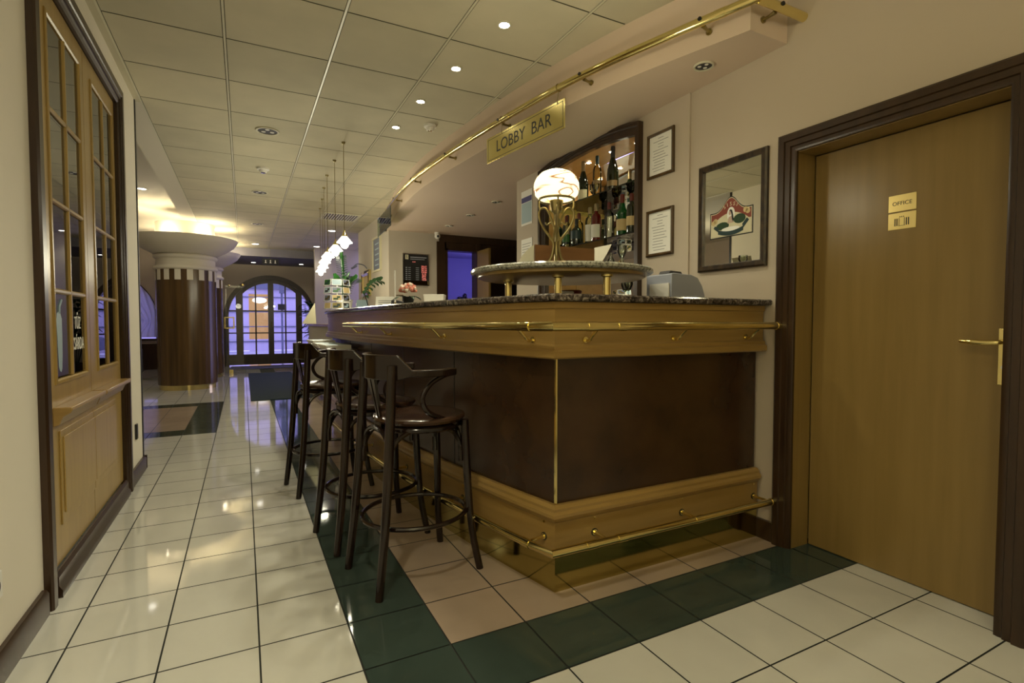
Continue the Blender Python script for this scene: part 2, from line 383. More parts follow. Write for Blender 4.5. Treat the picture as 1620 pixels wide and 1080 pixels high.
# canopy over the bar
CP = [tuple(p) for p in spline([Vector(q) for q in ((2.15, 1.71), (2.035, 2.08), (1.94, 2.42), (1.85, 2.86), (1.765, 3.5), (1.70, 4.2), (1.665, 4.8), (1.655, 5.4), (1.715, 6.3), (1.80, 7.0), (1.95, 7.9))], 5)]
mb = MB(); mb.prism([(2.419, 1.71)] + CP + [(1.95, 7.99), (1.95, 8.0)][:1] + [(4.55, 7.79), (4.55, 4.57), (2.419, 4.57)], 2.515, 2.85)
struct(mb.build('ceiling_bar_canopy', 'canopy_paint', sharp=25), 'pinkish curved canopy hanging over the bar', 'ceiling')

# ================================================================ BAR COUNTER
KP = [(2.40, 1.823)] + [tuple(p) for p in spline([Vector(q) for q in ((1.144, 1.823), (1.05, 2.25), (.965, 2.75), (.89, 3.35), (.84, 4.0), (.81, 4.7), (.80, 5.3), (.815, 5.75), (.88, 6.05), (1.05, 6.2), (1.45, 6.25))], 5)]
def lnorm(path, i):
    a = Vector(path[max(i-1, 0)]); b = Vector(path[min(i+1, len(path)-1)]); d = (b-a).normalized(); return Vector((-d.y, d.x))
def at_y(path, y):      # point and outward normal on the long side at height y
    for i in range(1, len(path)-1):
        if path[i][1] <= y <= path[i+1][1]:
            t = (y-path[i][1])/(path[i+1][1]-path[i][1]+1e-9); p = Vector(path[i]).lerp(Vector(path[i+1]), t)
            d = (Vector(path[i+1])-Vector(path[i])).normalized(); return p, Vector((-d.y, d.x))
bar = thing('bar_counter', 'long curved lobby bar counter with oak bands, dark panels and granite top', 'bar counter', (1.6, 2.3, 0))
mb = MB().sweep(KP, [(-.46, .02), (-.02, .02), (-.02, 1.222), (-.46, 1.222)]); mb.build('front_panel', 'walnut_panel', bar, label='dark polished walnut panels')
MB().sweep(KP, [(-.019, .0), (.0, .0), (.0, .146), (-.019, .146)]).build('kick_plate', 'brass_plate', bar, label='mirror polished brass kick plate')
MB().sweep(KP, [(-.018, .147), (.002, .147), (.002, .295), (.012, .302), (.026, .322), (.026, .335), (.014, .345), (.014, .356), (.0, .369), (-.018, .369)]).build('lower_band', 'oak_counter', bar, label='oak band with moulding')
MB().sweep(KP, [(-.018, .985), (.036, .985), (.046, .992), (.046, 1.016), (.034, 1.024), (.034, 1.038), (.022, 1.046), (.022, 1.190), (.030, 1.194), (.030, 1.220), (-.018, 1.220)]).build('upper_band', 'oak_counter', bar, label='oak band with mouldings')
MB().sweep([(2.418, 1.823)]+KP[1:], [(-.50, 1.2225), (.052, 1.2225), (.058, 1.229), (.058, 1.245), (.050, 1.252), (-.50, 1.252)]).build('countertop', 'granite', bar, label='speckled granite top')
mb = MB(); mb.sweep([(1.160, 1.823), (1.144, 1.823), (1.1405, 1.839)], [(-.0195, .37), (-.010, .37), (-.010, .984), (-.0195, .984)]); mb.build('corner_strip', 'brass', bar, label='brass corner strip')
for y in (2.62, 3.30, 4.0, 4.7):
    p, n = at_y(KP, y); d = Vector((n.y, -n.x)); q = p - n*.0195
    mb = MB(); mb.add([Vector((*(q+d*a+n*b), z)) for z in (.37, .984) for b in (-.002, .0012) for a in (-.003, .003)], [(0, 2, 3, 1), (4, 5, 7, 6), (0, 1, 5, 4), (2, 6, 7, 3), (0, 4, 6, 2), (1, 3, 7, 5)])
    mb.build('panel_joint', 'black', bar)
# brass arm rail
def offset(path, o):
    R = []
    for i in range(len(path)):
        p = Vector(path[i]); a = Vector(path[i-1]) if i else None; b = Vector(path[i+1]) if i < len(path)-1 else None
        d1 = (p-a).normalized() if a is not None else (b-p).normalized(); d2 = (b-p).normalized() if b is not None else d1
        n1 = Vector((-d1.y, d1.x)); n2 = Vector((-d2.y, d2.x)); m = (n1+n2).normalized(); R.append(p+m*o/max(m.dot(n1), .3))
    return R
def rail(path, o, z, r, name, lab, yend, ex=[]):
    P = [Vector((q.x, q.y, z)) for q in offset(path, o)]
    P[0].x = 2.412
    P = [q for q in P if q.y < yend]
    mb = MB().tube(P, r, 16)
    for q in ex:
        for i in range(len(P)-1):
            pass
    rl = mb.build(name, 'brass', bar, label=lab)
    return rl, P
arm, AP = rail(KP, .115, 1.118, .0185, 'arm_rail', 'polished brass arm rail', 4.40)
def collar(P, s, r, par, L=.05):
    acc = 0
    for i in range(len(P)-1):
        l = (P[i+1]-P[i]).length
        if acc+l >= s:
            p = P[i].lerp(P[i+1], (s-acc)/l); d = (P[i+1]-P[i]).normalized(); MB().cyl(p-d*L/2, p+d*L/2, r, 16).build('collar', 'brass', par); return
        acc += l
for s in (.02, 1.02, 1.17, 1.50, 2.35, 3.2, 4.0): collar(AP, s, .0202, arm, .045)
MB().blob(AP[-1], .0188, 12).build('end_cap', 'brass', arm)
def arm_bracket(p, n):
    a = Vector((p.x+n.x*.024, p.y+n.y*.024, 1.062)); b = Vector((p.x+n.x*.115, p.y+n.y*.115, 1.112))
    mb = MB().tube([a, a+Vector((n.x*.03, n.y*.03, -.004)), a.lerp(b, .6)+Vector((0, 0, -.010)), b], .0065, 10, smooth=4)
    mb.cyl(a-Vector((n.x*.001, n.y*.001, 0)), a+Vector((n.x*.006, n.y*.006, 0)), .013, 14); mb.build('bracket', 'brass', arm)
for x in (1.275, 1.771, 2.259): arm_bracket(Vector((x, 1.823)), Vector((0, -1)))
for y in (1.93, 2.64, 3.4, 4.1): arm_bracket(*at_y(KP, y))
foot, FP = rail(KP, .105, .222, .0165, 'foot_rail', 'polished brass foot rail', 5.2)
for s in (.02, .55, 1.0, 1.16, 1.5, 2.3, 3.1): collar(FP, s, .0184, foot, .05)
def foot_bracket(p, n):
    a = Vector((p.x+n.x*.001, p.y+n.y*.001, .222)); b = Vector((p.x+n.x*.105, p.y+n.y*.105, .222))
    mb = MB().cyl(a, b, .0075, 10); mb.cyl(a, a+Vector((n.x*.006, n.y*.006, 0)), .013, 14)
    c = a+Vector((0, 0, .064)); mb.cyl(c, c+Vector((n.x*.004, n.y*.004, 0)), .006, 10)
    bo = mb.build('bracket', 'brass', foot); MB().cyl(a-Vector((n.x*.0005, n.y*.0005, 0)), a+Vector((n.x*.003, n.y*.003, 0)), .017, 16).build('socket_ring', 'black', foot)
for x in (1.345, 1.86, 2.37): foot_bracket(Vector((x, 1.823)), Vector((0, -1)))
for y in (1.885, 2.5, 3.2, 3.9, 4.6): foot_bracket(*at_y(KP, y))

# ================================================================ BAR STOOLS
def make_stool(label):
    t = thing('bar_stool', label, 'bar stool', (0, 0, 0), 'bentwood bar stools along the counter')
    sw = 'stool_wood'
    def horse(a): return Vector((.0+.212*math.cos(a), .212*math.sin(a)))
    # seat
    sp = [(.0, .688), (.18, .688), (.202, .695), (.210, .706), (.208, .716), (.192, .722), (.165, .719), (.10, .714), (.0, .712)]
    MB().lathe(sp, (.03, 0, 0), 36).build('seat', 'stool_seat', t)
    MB().tube([(.03+.178*math.cos(k*PI/18), .178*math.sin(k*PI/18), .674) for k in range(36)], .016, 8, True).build('seat_ring', sw, t)
    for sy in (-1, 1):
        MB().tube([(.240, sy*.186, 0), (.214, sy*.160, .18), (.202, sy*.143, .40), (.190, sy*.135, .69)], [.0165, .0165, .018, .020], 12, smooth=5).build('leg', sw, t)
        MB().tube([(-.246, sy*.178, 0), (-.212, sy*.168, .30), (-.183, sy*.157, .70), (-.170, sy*.150, .955)], [.0165, .019, .0205, .0195], 12, smooth=5).build('leg', sw, t)
    MB().tube([(.005+.236*math.cos(k*PI/20), .225*math.sin(k*PI/20), .268) for k in range(40)], .0105, 8, True).build('foot_ring', sw, t)
    # arches below the seat
    L = {(1, 1): (.186, .130), (1, -1): (.186, -.130), (-1, 1): (-.190, .150), (-1, -1): (-.190, -.150)}
    for a, b in (((1, 1), (1, -1)), ((-1, 1), (-1, -1)), ((1, 1), (-1, 1)), ((1, -1), (-1, -1))):
        p, q = Vector((*L[a], 0)), Vector((*L[b], 0)); ins = (Vector((.0, 0, 0))-(p+q)/2)*.06
        pts = []
        for f, z in ((0.02, .500), (.03, .57), (.12, .635), (.30, .668), (.5, .676), (.70, .668), (.88, .635), (.97, .57), (.98, .500)):
            w = p.lerp(q, f)+ins; pts.append((w.x, w.y, z))
        MB().tube(pts, .0105, 8, smooth=3).build('bentwood_brace', sw, t)
    # horseshoe: tall curved back panel and flat arms
    R = []; N = 30
    for k in range(N+1):
        a = math.radians(62+236*k/N); d = abs(math.degrees(a)-180)
        if d < 46: h0, h1, w = .893, .998, .022
        elif d < 64: f = (d-46)/18; f = f*f*(3-2*f); h0, h1, w = .893+.017*f, .998-.063*f, .022+.018*f
        else: h0, h1, w = .906, .936, .042
        c = horse(a); n = Vector((math.cos(a), math.sin(a)))
        lean = .0
        R.append([Vector((c.x-n.x*w/2, c.y-n.y*w/2, h0)), Vector((c.x+n.x*w/2, c.y+n.y*w/2, h0)), Vector((c.x+n.x*(w/2+lean), c.y+n.y*(w/2+lean), h1)), Vector((c.x-n.x*(w/2-lean), c.y-n.y*(w/2-lean), h1))])
    bk = MB().rings(R).build('backrest', sw, t, bevel=.004)
    for sy in (-1, 1):
        y = sy*.192
        MB().tube([(.095, y, .914), (.05, y, .905), (-.015, y, .872), (-.052, y, .815), (-.030, y*.99, .757), (.035, y*.96, .722), (.10, y*.92, .700), (.12, y*.92, .690)], .0115, 10, smooth=4).build('arm_support', sw, t)
    # vase shaped splat in two halves
    for sy in (-1, 1):
        R = []
        for f in [i/10 for i in range(11)]:
            z = .70+.22*f; x = -.158-.045*f; wd = .010+.030*f**1.6; o = .004+.004*math.sin(PI*f)
            y0, y1 = (o, o+wd) if sy > 0 else (-o-wd, -o)
            R.append([Vector((x-.006, y0, z)), Vector((x+.006, y0, z)), Vector((x+.006, y1, z)), Vector((x-.006, y1, z))])
        MB().rings(R).build('splat', sw, t)
    MB().box(-.176, -.164, -.032, .032, .655, .715).build('splat_foot', sw, t, bevel=.004)
    return t
st = make_stool('dark bentwood bar stool nearest the camera, in front of the bar corner')
st.location = (.684, 2.31, 0); st.rotation_euler = (0, 0, math.radians(9.8))
dup(st, (.600, 2.815, 0), 'middle dark bentwood bar stool, between the nearest and the farthest', math.radians(9))
dup(st, (.515, 3.78, 0), 'farthest dark bentwood bar stool, beside the doormat', math.radians(8))

# ================================================================ RAISED GRANITE SHELF AND ITS LOAD
DC = Vector((1.575, 2.46)); DR = .50
sh = thing('raised_bar_shelf', 'round granite shelf raised on brass posts above the bar corner', 'shelf', (DC.x, DC.y, 1.252))
MB().lathe([(0, 1.392), (DR-.012, 1.392), (DR, 1.400), (DR, 1.413), (DR-.010, 1.421), (0, 1.421)], (DC.x, DC.y, 0), 72).build('shelf_top', 'granite_pale', sh)
MB().lathe([(0, 1.372), (DR-.055, 1.372), (DR-.04, 1.378), (DR-.04, 1.3915), (0, 1.3915)], (DC.x, DC.y, 0), 64).build('shelf_underside', 'oak_glazed', sh, label='pale wooden underside')
for (x, y) in ((1.41, 2.225), (1.60, 2.075), (1.33, 2.62)):
    mb = MB().cyl((x, y, 1.2525), (x, y, 1.372), .019, 18); mb.lathe([(.019, 1.358), (.030, 1.362), (.030, 1.372), (.019, 1.372)], (x, y, 0), 20); mb.lathe([(.019, 1.2525), (.028, 1.2525), (.028, 1.258), (.019, 1.262)], (x, y, 0), 20)
    mb.build('post', 'brass', sh)
LC = Vector((1.350, 2.148, 1.4215))
la = thing('table_lamp', 'glowing globe lamp on twisting brass stems on the raised shelf', 'lamp', tuple(LC))
g = [(.056, .300), (.082, .306), (.102, .325), (.110, .352), (.108, .380), (.096, .408), (.074, .429), (.045, .441), (.0, .446)]
MB().lathe([(r, z) for r, z in g], LC, 48).build('lamp_globe', 'veined_globe', la, sharp=80, label='veined milk glass globe')
mb = MB().tube([LC+Vector((.084*math.cos(k*PI/18), .084*math.sin(k*PI/18), .304)) for k in range(36)], .006, 8, True)
mb.build('globe_ring', 'brass_old', la)
MB().lathe([(.0, .232), (.010, .234), (.026, .250), (.030, .270), (.034, .300), (.030, .300), (.024, .270), (0, .262)], LC, 24).build('lamp_holder', 'brass_old', la)
MB().lathe([(0, .285), (.020, .287), (.028, .305), (.022, .335), (0, .345)], LC, 20).build('bulb', 'shade_glow', la)
MB().tube([LC+Vector((.0, 0, .0)), LC+Vector((0, 0, .12)), LC+Vector((0, 0, .24))], [.010, .006, .008], 10).build('lamp_stem', 'brass_old', la)
for k in range(4):
    a = math.radians(-27+90*k); T = lambda r, z, a=a, tw=0: LC+Vector((r*math.cos(a+tw), r*math.sin(a+tw), z))
    mb = MB().tube([T(.038, .0), T(.020, .035), T(.012, .09), T(.030, .125), T(.060, .165), T(.080, .205), T(.084, .240), T(.072, .262), T(.052, .262), T(.036, .240), T(.020, .200), T(.018, .185)], [.0075, .006, .005, .0045], 9, smooth=5)
    mb.tube([T(.008, .06), T(.016, .11), T(.008, .16), T(.022, .195), T(.044, .184), T(.052, .196)], .0042, 8, smooth=5)
    mb.tube([T(.078, .255), T(.084, .275), T(.084, .304)], .0045, 8, smooth=3)
    mb.build('lamp_stem', 'brass_old', la)
lamp('POINT', tuple(LC+Vector((0, 0, .262))), 2.2, WARM2, .02, name='globe_lamp_light')
lamp('POINT', tuple(LC+Vector((0, 0, .52))), 4.2, WARM2, .06, name='globe_lamp_light')
# slanted wooden box behind the lamp
BT = frm((1.366, 2.39, 1.4215), (1, 0, 0))
bx = thing('display_box', 'low wooden box with pale curved end behind the globe lamp', 'box', tuple(BT(.19, 0, 0)))
MB().box(0, .38, 0, .122, 0, .012, BT).build('box_front', 'box_wood', bx, label='reddish brown front board')
MB().prism([(0, 0), (-.0, .120), (-.05, .110), (-.12, .082), (-.19, .035), (-.205, 0)], -.004, -.002, lambda x, y, z: BT(z, y, x)).build('box_end', 'cream', bx, label='pale curved end')
MB().prism([(0, 0), (-.0, .120), (-.05, .110), (-.12, .082), (-.19, .035), (-.205, 0)], .376, .380, lambda x, y, z: BT(z, y, x)).build('box_end', 'cream', bx)
mb = MB(); sheet = []
for k in range(7):
    f = k/6; sheet.append([BT(.385+.10*f, .003+.15*f**1.6, -.02+.05*f), BT(.385+.10*f, .003+.15*f**1.3, -.13)])
vs = [p for r in sheet for p in r]; mb.add(vs, [(2*i, 2*i+1, 2*i+3, 2*i+2) for i in range(6)])
mb.add([v+Vector((0, 0, .0012)) for v in vs], [(2*i, 2*i+2, 2*i+3, 2*i+1) for i in range(6)])
ppr = mb.build('paper_sheet', 'leaflet'); tag(ppr, 'curling cream paper sheet standing right of the wooden box', 'paper')
# ashtray on the shelf edge at the left
A0 = Vector((1.20, 2.62, 1.4215))
at = MB().lathe([(0, .0), (.036, 0), (.040, .004), (.042, .020), (.037, .020), (.035, .008), (0, .006)], A0, 28).build('ashtray', 'chrome'); tag(at, 'small shiny metal ashtray at the left edge of the raised shelf', 'ashtray')
# dark round tray on shelf
tr = MB().lathe([(0, 0), (.05, 0), (.065, .012), (.062, .014), (.045, .006), (0, .006)], (1.80, 2.30, 1.4215), 28).build('serving_dish', 'black'); tag(tr, 'small black dish on the raised shelf right of the box', 'dish')
# stemmed glass decanter
mb = MB().lathe([(0, 0), (.028, 0), (.034, .012), (.030, .030), (.012, .048), (.009, .075), (.020, .10), (.030, .125), (.028, .150), (.026, .150), (.028, .125), (.018, .103), (.006, .076), (0, .07)], (1.925, 2.36, 1.4215), 24)
dg = mb.build('stemmed_glass', 'bottle_clear'); tag(dg, 'clear stemmed glass at the right edge of the raised shelf', 'glass')
mb = MB().lathe([(0, 0), (.018, 0), (.020, .006), (.020, .045), (.014, .055), (.008, .07), (.008, .085), (0, .085)], (1.80, 2.30, 1.430), 20)
vn = mb.build('small_bottle', 'bottle_clear'); tag(vn, 'small clear bottle standing in the black dish', 'bottle')
# grey till behind shelf
tl = thing('cash_register', 'grey cash register with sloped rounded back, by the wall', 'cash register', (2.18, 2.26, 1.2525))
CT = frm((2.09, 2.14, 1.2525), (1, 0, 0))
MB().prism([(0, 0), (.26, 0), (.255, .04), (.235, .09), (.20, .135), (.15, .150), (.02, .155), (0, .15)], -.20, 0, CT).build('housing', 'grey_plastic', tl, bevel=.004)
MB().box(-.012, -.004, 0, .10, -.16, -.01, CT).build('side_plate', 'white_plastic', tl, label='white side plate')
MB().prism([(.02, .157), (.12, .157), (.11, .168), (.03, .172)], -.12, -.04, CT).build('display', 'dark_grey', tl)
# things on the bar below the shelf
mb = MB().lathe([(0, 0), (.04, 0), (.055, .03), (.06, .055), (.05, .06), (0, .062)], (1.62, 2.42, 1.2525), 24); o = mb.build('coffee_bowl', 'red'); tag(o, 'small red bowl under the raised shelf', 'bowl')
mb = MB().box(1.48, 1.56, 2.30, 2.36, 1.2525, 1.30); o = mb.build('napkin_box', 'white_plastic', bevel=.006); tag(o, 'small white box between the brass posts under the shelf', 'box')

# ================================================================ THINGS ON THE LONG COUNTER
p0 = Vector((1.02, 3.545, 1.2525))
fp = thing('flower_pot', 'posy of pink and white flowers in a black pot on the counter', 'flower pot', tuple(p0))
MB().lathe([(0, 0), (.030, 0), (.042, .055), (.044, .06), (.040, .06), (.036, .05), (0, .048)], p0, 20).build('pot', 'black', fp)
mb = MB(); mb2 = MB()
for k in range(46):
    z = random.uniform(-.1, 1); a = random.uniform(0, 2*PI); q = math.sqrt(max(0, 1-z*z)); c = p0+Vector((.052*q*math.cos(a), .052*q*math.sin(a), .105+.045*z))
    (mb if random.random() < .6 else mb2).blob(c, random.uniform(.010, .016), 8)
mb.build('pink_blooms', 'petal', fp); mb2.build('white_blooms', 'petal_white', fp)
def leaf(mb, c, d, L, w, droop=.3, n=5, up=Vector((0, 0, 1))):
    d = Vector(d).normalized(); s = d.cross(up)
    if s.length < .05: s = Vector((1, 0, 0))
    s.normalize(); A = []; B = []
    for i in range(n+1):
        f = i/n; p = Vector(c)+d*L*f+Vector((0, 0, -droop*L*f*f)); q = w*math.sin(PI*min(f*.92+.06, 1))
        A.append(p+s*q/2+Vector((0, 0, q*.12))); B.append(p-s*q/2+Vector((0, 0, q*.12)))
    C = [(A[i]+B[i])/2-Vector((0, 0, w*.10)) for i in range(n+1)]
    m = n+1
    mb.add(A+C+B, [(i, i+1, m+i+1, m+i) for i in range(n)]+[(m+i, m+i+1, 2*m+i+1, 2*m+i) for i in range(n)])
mb = MB()
for a, L in ((2.6, .10), (3.6, .11), (.2, .08), (1.5, .09), (4.8, .09), (5.6, .08)): leaf(mb, p0+Vector((.02*math.cos(a), .02*math.sin(a), .06)), (math.cos(a), math.sin(a), .25), L, .03, .5)
mb.build('leaves', 'foliage_dark', fp)
o = MB().lathe([(0, 0), (.075, 0), (.10, .010), (.102, .014), (.07, .007), (0, .006)], (1.175, 3.43, 1.2525), 36).build('saucer', 'white_plastic'); tag(o, 'white plate under the white bowl on the counter', 'plate')
BTt = frm((1.118, 3.485, 1.2592), (.8885, -.4589, 0))
mb = MB(); R = []
for z, e in ((.002, 0), (.070, .010)):
    R.append([BTt(x, z, d) for x, d in ((-e, -.11-e), (.125+e, -.11-e), (.125+e, e), (-e, e))])
for z, e in ((.070, .005), (.012, -.004)):
    R.append([BTt(x, z, d) for x, d in ((-e, -.11-e), (.125+e, -.11-e), (.125+e, e), (-e, e))])
mb.rings(R); o = mb.build('white_bowl', 'white_plastic', bevel=.003); tag(o, 'square white bowl beside the pink flowers', 'bowl')
cd = thing('candle', 'tall slim pale candle in a low holder on the counter', 'candle', (1.014, 3.876, 1.2525))
MB().lathe([(0, 0), (.022, 0), (.022, .012), (.010, .020), (.008, .034), (0, .034)], (1.014, 3.876, 1.2525), 18).build('holder', 'brass_old', cd)
MB().cyl((1.014, 3.876, 1.285), (1.014, 3.876, 1.525), .007, 12).build('wax', 'white_plastic', cd)
def card(x, y, w, h, ang, name, m, label, cat, tilt=.18, th=.003, extra=None):
    ca, sa = math.cos(ang), math.sin(ang); o0 = Vector((x, y, 1.2525)); ux = Vector((ca, sa, 0)); n = ux.cross(Vector((0, 0, 1))); uy = (Vector((0, 0, 1))-n*tilt).normalized()
    T = frm(o0, ux, uy); mb = MB(); mb.box(-w/2, w/2, 0.0005, h, -th, 0, T); mb.cur = 1
    if extra: extra(mb, T)
    o = mb.build(name, [m, 'ink']); tag(o, label, cat); return o
VA = -.4767
def lines(mb, T, w=.05, y0=.02, n=3, s=.016):
    for k in range(n): mb.box(-w*.7, w*.7*(1-.2*(k % 2)), y0+s*k, y0+s*k+.004, .0002, .0008, T)
card(1.05, 4.32, .17, .10, VA, 'leaflet_stand', 'paper', 'wide pale leaflet stand left of the small open frame', 'leaflet stand', .2, .003, lambda mb, T: lines(mb, T, .09, .03, 3))
card(.935, 4.72, .10, .085, VA, 'leaflet_holder', 'pale_blue', 'greyish leaflet holder beside the postcard rack', 'leaflet holder', .2)
fr_ = MB().frame(frm((1.145, 4.25, 1.2525), (.8885, -.4589, 0)), -.035, .035, .0005, .11, [(0, 0), (0, .006), (.008, .006), (.008, 0)]).build('picture_stand', 'walnut_column'); tag(fr_, 'small open brown frame standing on the counter', 'picture stand')
o = MB().prism([(0, 0), (.20, .0), (.20, .01), (.03, .06), (0, .055)], -.15, 0, frm((1.02, 4.02, 1.2525), (.8885, -.4589, 0))).build('desk_console', 'dark_grey', bevel=.003); tag(o, 'dark sloping desk console next to the candle', 'console')
pn = thing('pen_stand', 'black pen leaning up from its holder on the counter', 'pen', (.945, 4.48, 1.2525))
MB().lathe([(0, 0), (.02, 0), (.018, .012), (0, .014)], (.945, 4.48, 1.2525), 16).build('holder', 'black', pn)
MB().cyl((.945, 4.48, 1.262), (.915, 4.50, 1.385), .004, 8).build('pen', 'black', pn)
mb = MB()
for k, (x, y, r) in enumerate(((.90, 4.35, .2), (.93, 4.05, -.1), (.96, 3.8, .1))): pass
for k, (y, m, l) in enumerate(((4.30, 'paper', 'white sheet of paper lying near the pen on the counter'), (3.93, 'paper', 'white sheet of paper lying in front of the candle'), (4.85, 'paper', 'white sheet of paper in front of the postcard rack'))):
    p, n = at_y(KP, y); q = p-n*.10; T = frm((q.x, q.y, 1.2525), (-n.y, n.x, 0), (-n.x, -n.y, 0))
    o = MB().box(-.14, .14, -.09, .09, 0, .004, lambda x, y_, z, T=T: Vector((T(x, y_).x, T(x, y_).y, 1.2525+z))).build('paper_sheet', m); tag(o, l, 'paper')
# postcard rack
RC = Vector((.872, 5.66, 1.2525))
rk = thing('postcard_rack', 'revolving wire rack of postcards at the far end of the counter', 'card rack', tuple(RC))
MB().lathe([(0, 0), (.09, 0), (.09, .008), (.01, .014), (.008, .34), (0, .34)], RC, 20).build('base', 'chrome', rk)
cols = ['steel_blue', 'dark_grey', 'foliage', 'label_tan', 'teal', 'pale_blue', 'brass_old', 'foliage_dark']
WI = MB()
for k in range(5):
    a = math.radians(-180+50*k-20); c = RC+Vector((.125*math.cos(a), .125*math.sin(a), 0)); ux = Vector((-math.sin(a), math.cos(a), 0)); n = Vector((math.cos(a), math.sin(a), 0))
    for r in range(4):
        T = frm(c+Vector((0, 0, .022+.079*r)), ux, Vector((0, 0, 1))-n*.15)
        mb = MB(); mb.box(-.048, .048, .004, .066, -.003, 0, T); mb.cur = 1; mb.box(-.044, .044, .008, .062, .0003, .0009, T); mb.cur = 2; mb.box(-.035, .012, .014, .033, .001, .0015, T); mb.box(.0, .030, .030, .052, .001, .0015, T)
        mb.build('postcard', ['paper', cols[(k*3+r*5) % 8], cols[(k+r*3+2) % 8]], rk)
        WI.tube([T(-.050, .0, -.004), T(.050, 0, -.004), T(.050, .0, .010), T(-.050, 0, .010)], .0016, 5, True)
WI.build('wire_pockets', 'chrome', rk)
# newspapers on a low wall shelf before the counter end
ns = thing('newspaper_shelf', 'narrow shelf fixed below the counter end for newspapers', 'shelf', (.62, 5.2, .88))
sp = offset(KP, .0); 
mb = MB(); P = [q for q in KP if 4.35 < q[1] < 5.7]
mb.sweep(P, [(-.018, .895), (.24, .895), (.24, .915), (-.018, .915)]); mb.build('board', 'walnut', ns)
for k, y in enumerate((4.55, 4.9, 5.25)):
    p, n = at_y(KP, y)
    for j in range(3 if k == 2 else 2):
        q = p+n*(.135+.006*j); T = frm((q.x, q.y, .9152+.018*j), (-n.y, n.x, 0), (n.x, n.y, 0))
        a = .04*j*(1 if k % 2 else -1)
        Tt = lambda x, y_, z, T=T, q=q, j=j, a=a, n=n: Vector((q.x+(-n.y)*(x*math.cos(a)-y_*math.sin(a))+n.x*(x*math.sin(a)+y_*math.cos(a)), q.y+n.x*(x*math.cos(a)-y_*math.sin(a))+n.y*(x*math.sin(a)+y_*math.cos(a)), .9152+.018*j+z))
        mb = MB().box(-.15, .15, -.10, .10, 0, .0165, Tt); mb.cur = 1
        for s in range(4): mb.box(-.14+.07*s, -.085+.07*s, -.09, .085, .0166, .0172, Tt)
        o = mb.build('newspaper', ['paper', 'pale_blue'])
        pos = ('nearest', 'middle', 'farthest')[k]; lev = ('bottom', 'top')[j] if k < 2 else ('bottom', 'middle', 'top')[j]
        tag(o, f'folded newspaper at the {lev} of the {pos} pile on the low shelf', 'newspaper', 'folded newspapers behind the stools')

# ================================================================ BOTTLE NICHE
TN = frm((WR-.012, 0, 0), (0, -1, 0))
nc = thing('bottle_cabinet', 'arched dark wood bottle cabinet let into the wall behind the bar', 'cabinet', (2.55, 3.41, 1.27))
# frame: stepped sweep following posts and arch
path = [(-4.03, 1.27), (-4.03, 2.44)] + [(-4.03+1.24*k/20, NT(-4.03+1.24*k/20)) for k in range(1, 20)] + [(-2.79, 2.44), (-2.79, 1.27)]
def sweep2(mb, path, prof, T):   # profile (out, depth) swept in wall plane
    n = len(path); R = []
    for i in range(n):
        p = Vector(path[i]); a = Vector(path[i-1]) if i else None; b = Vector(path[i+1]) if i < n-1 else None
        d1 = (p-a).normalized() if a is not None else (b-p).normalized(); d2 = (b-p).normalized() if b is not None else d1
        n1 = Vector((-d1.y, d1.x)); n2 = Vector((-d2.y, d2.x)); m = (n1+n2).normalized(); k = 1/max(m.dot(n1), .3)
        R.append([T(p.x+m.x*k*o, p.y+m.y*k*o, d) for o, d in prof])
    return mb.rings(R)
mb = MB(); sweep2(mb, path, [(-.028, -.03), (-.028, .006), (-.022, .012), (-.004, .012), (-.002, .018), (.010, .018), (.012, .022), (.022, .022), (.024, .034), (.034, .034), (.038, .042), (.050, .042), (.050, .001), (.0, .001)], TN)
mb.build('arched_frame', 'walnut', nc, sharp=40)
mb = MB(); mb.box(-4.035, -2.785, 1.27, 2.47, -.35, -.335, TN); mb.build('back_mirror', 'mirror', nc, label='mirrored back')
mb = MB()
for k in range(16):
    a, b = -4.03+1.24*k/16, -4.03+1.24*(k+1)/16
    mb.prism([(a, NT(a)-.020), (b, NT(b)-.020), (b, NT(b)-.003), (a, NT(a)-.003)], -.333, -.012, TN)
mb.build('cabinet_ceiling', 'niche_wood', nc, label='orange wood lining')
mb = MB(); mb.box(-4.03, -4.012, 1.27, 2.41, -.333, -.012, TN); mb.build('side_lining', 'niche_wood', nc); mb = MB(); mb.box(-2.808, -2.79, 1.27, 2.41, -.333, -.012, TN); mb.build('side_lining', 'niche_wood', nc)
mb = MB(); mb.box(-4.03, -2.79, 1.27, 1.30, -.333, .0, TN); mb.build('cabinet_floor', 'walnut', nc)
for k, z in enumerate((2.121, 1.765)):
    o = MB().box(-4.010, -2.810, z, z+.009, -.330, -.03, TN).build('glass_shelf', 'green_glass', nc)
for k, y in enumerate((3.0, 3.30, 3.60, 3.88)):
    sp_ = thing('cabinet_spotlight', ('tiny lit spotlight in the bottle cabinet ceiling, ' + ('nearest the right post', 'second from the right post', 'third from the right post', 'nearest the left post')[k]), 'spotlight', (WR+.16, y, NT(-y)-.027), 'spotlights in the bottle cabinet')
    MB().lathe([(.020, 0), (.027, 0), (.027, .006), (.020, .006)], (WR+.16, y, NT(-y)-.027), 20).build('trim_ring', 'chrome', sp_)
    MB().lathe([(0, .002), (.020, .002), (.020, .004), (0, .004)], (WR+.16, y, NT(-y)-.027), 20).build('lamp_face', 'spot_glow', sp_)
    lamp('SPOT', (WR+.16, y, NT(-y)-.032), 2.6, WARM, .015, 130, .7, name='cabinet_spot_light')
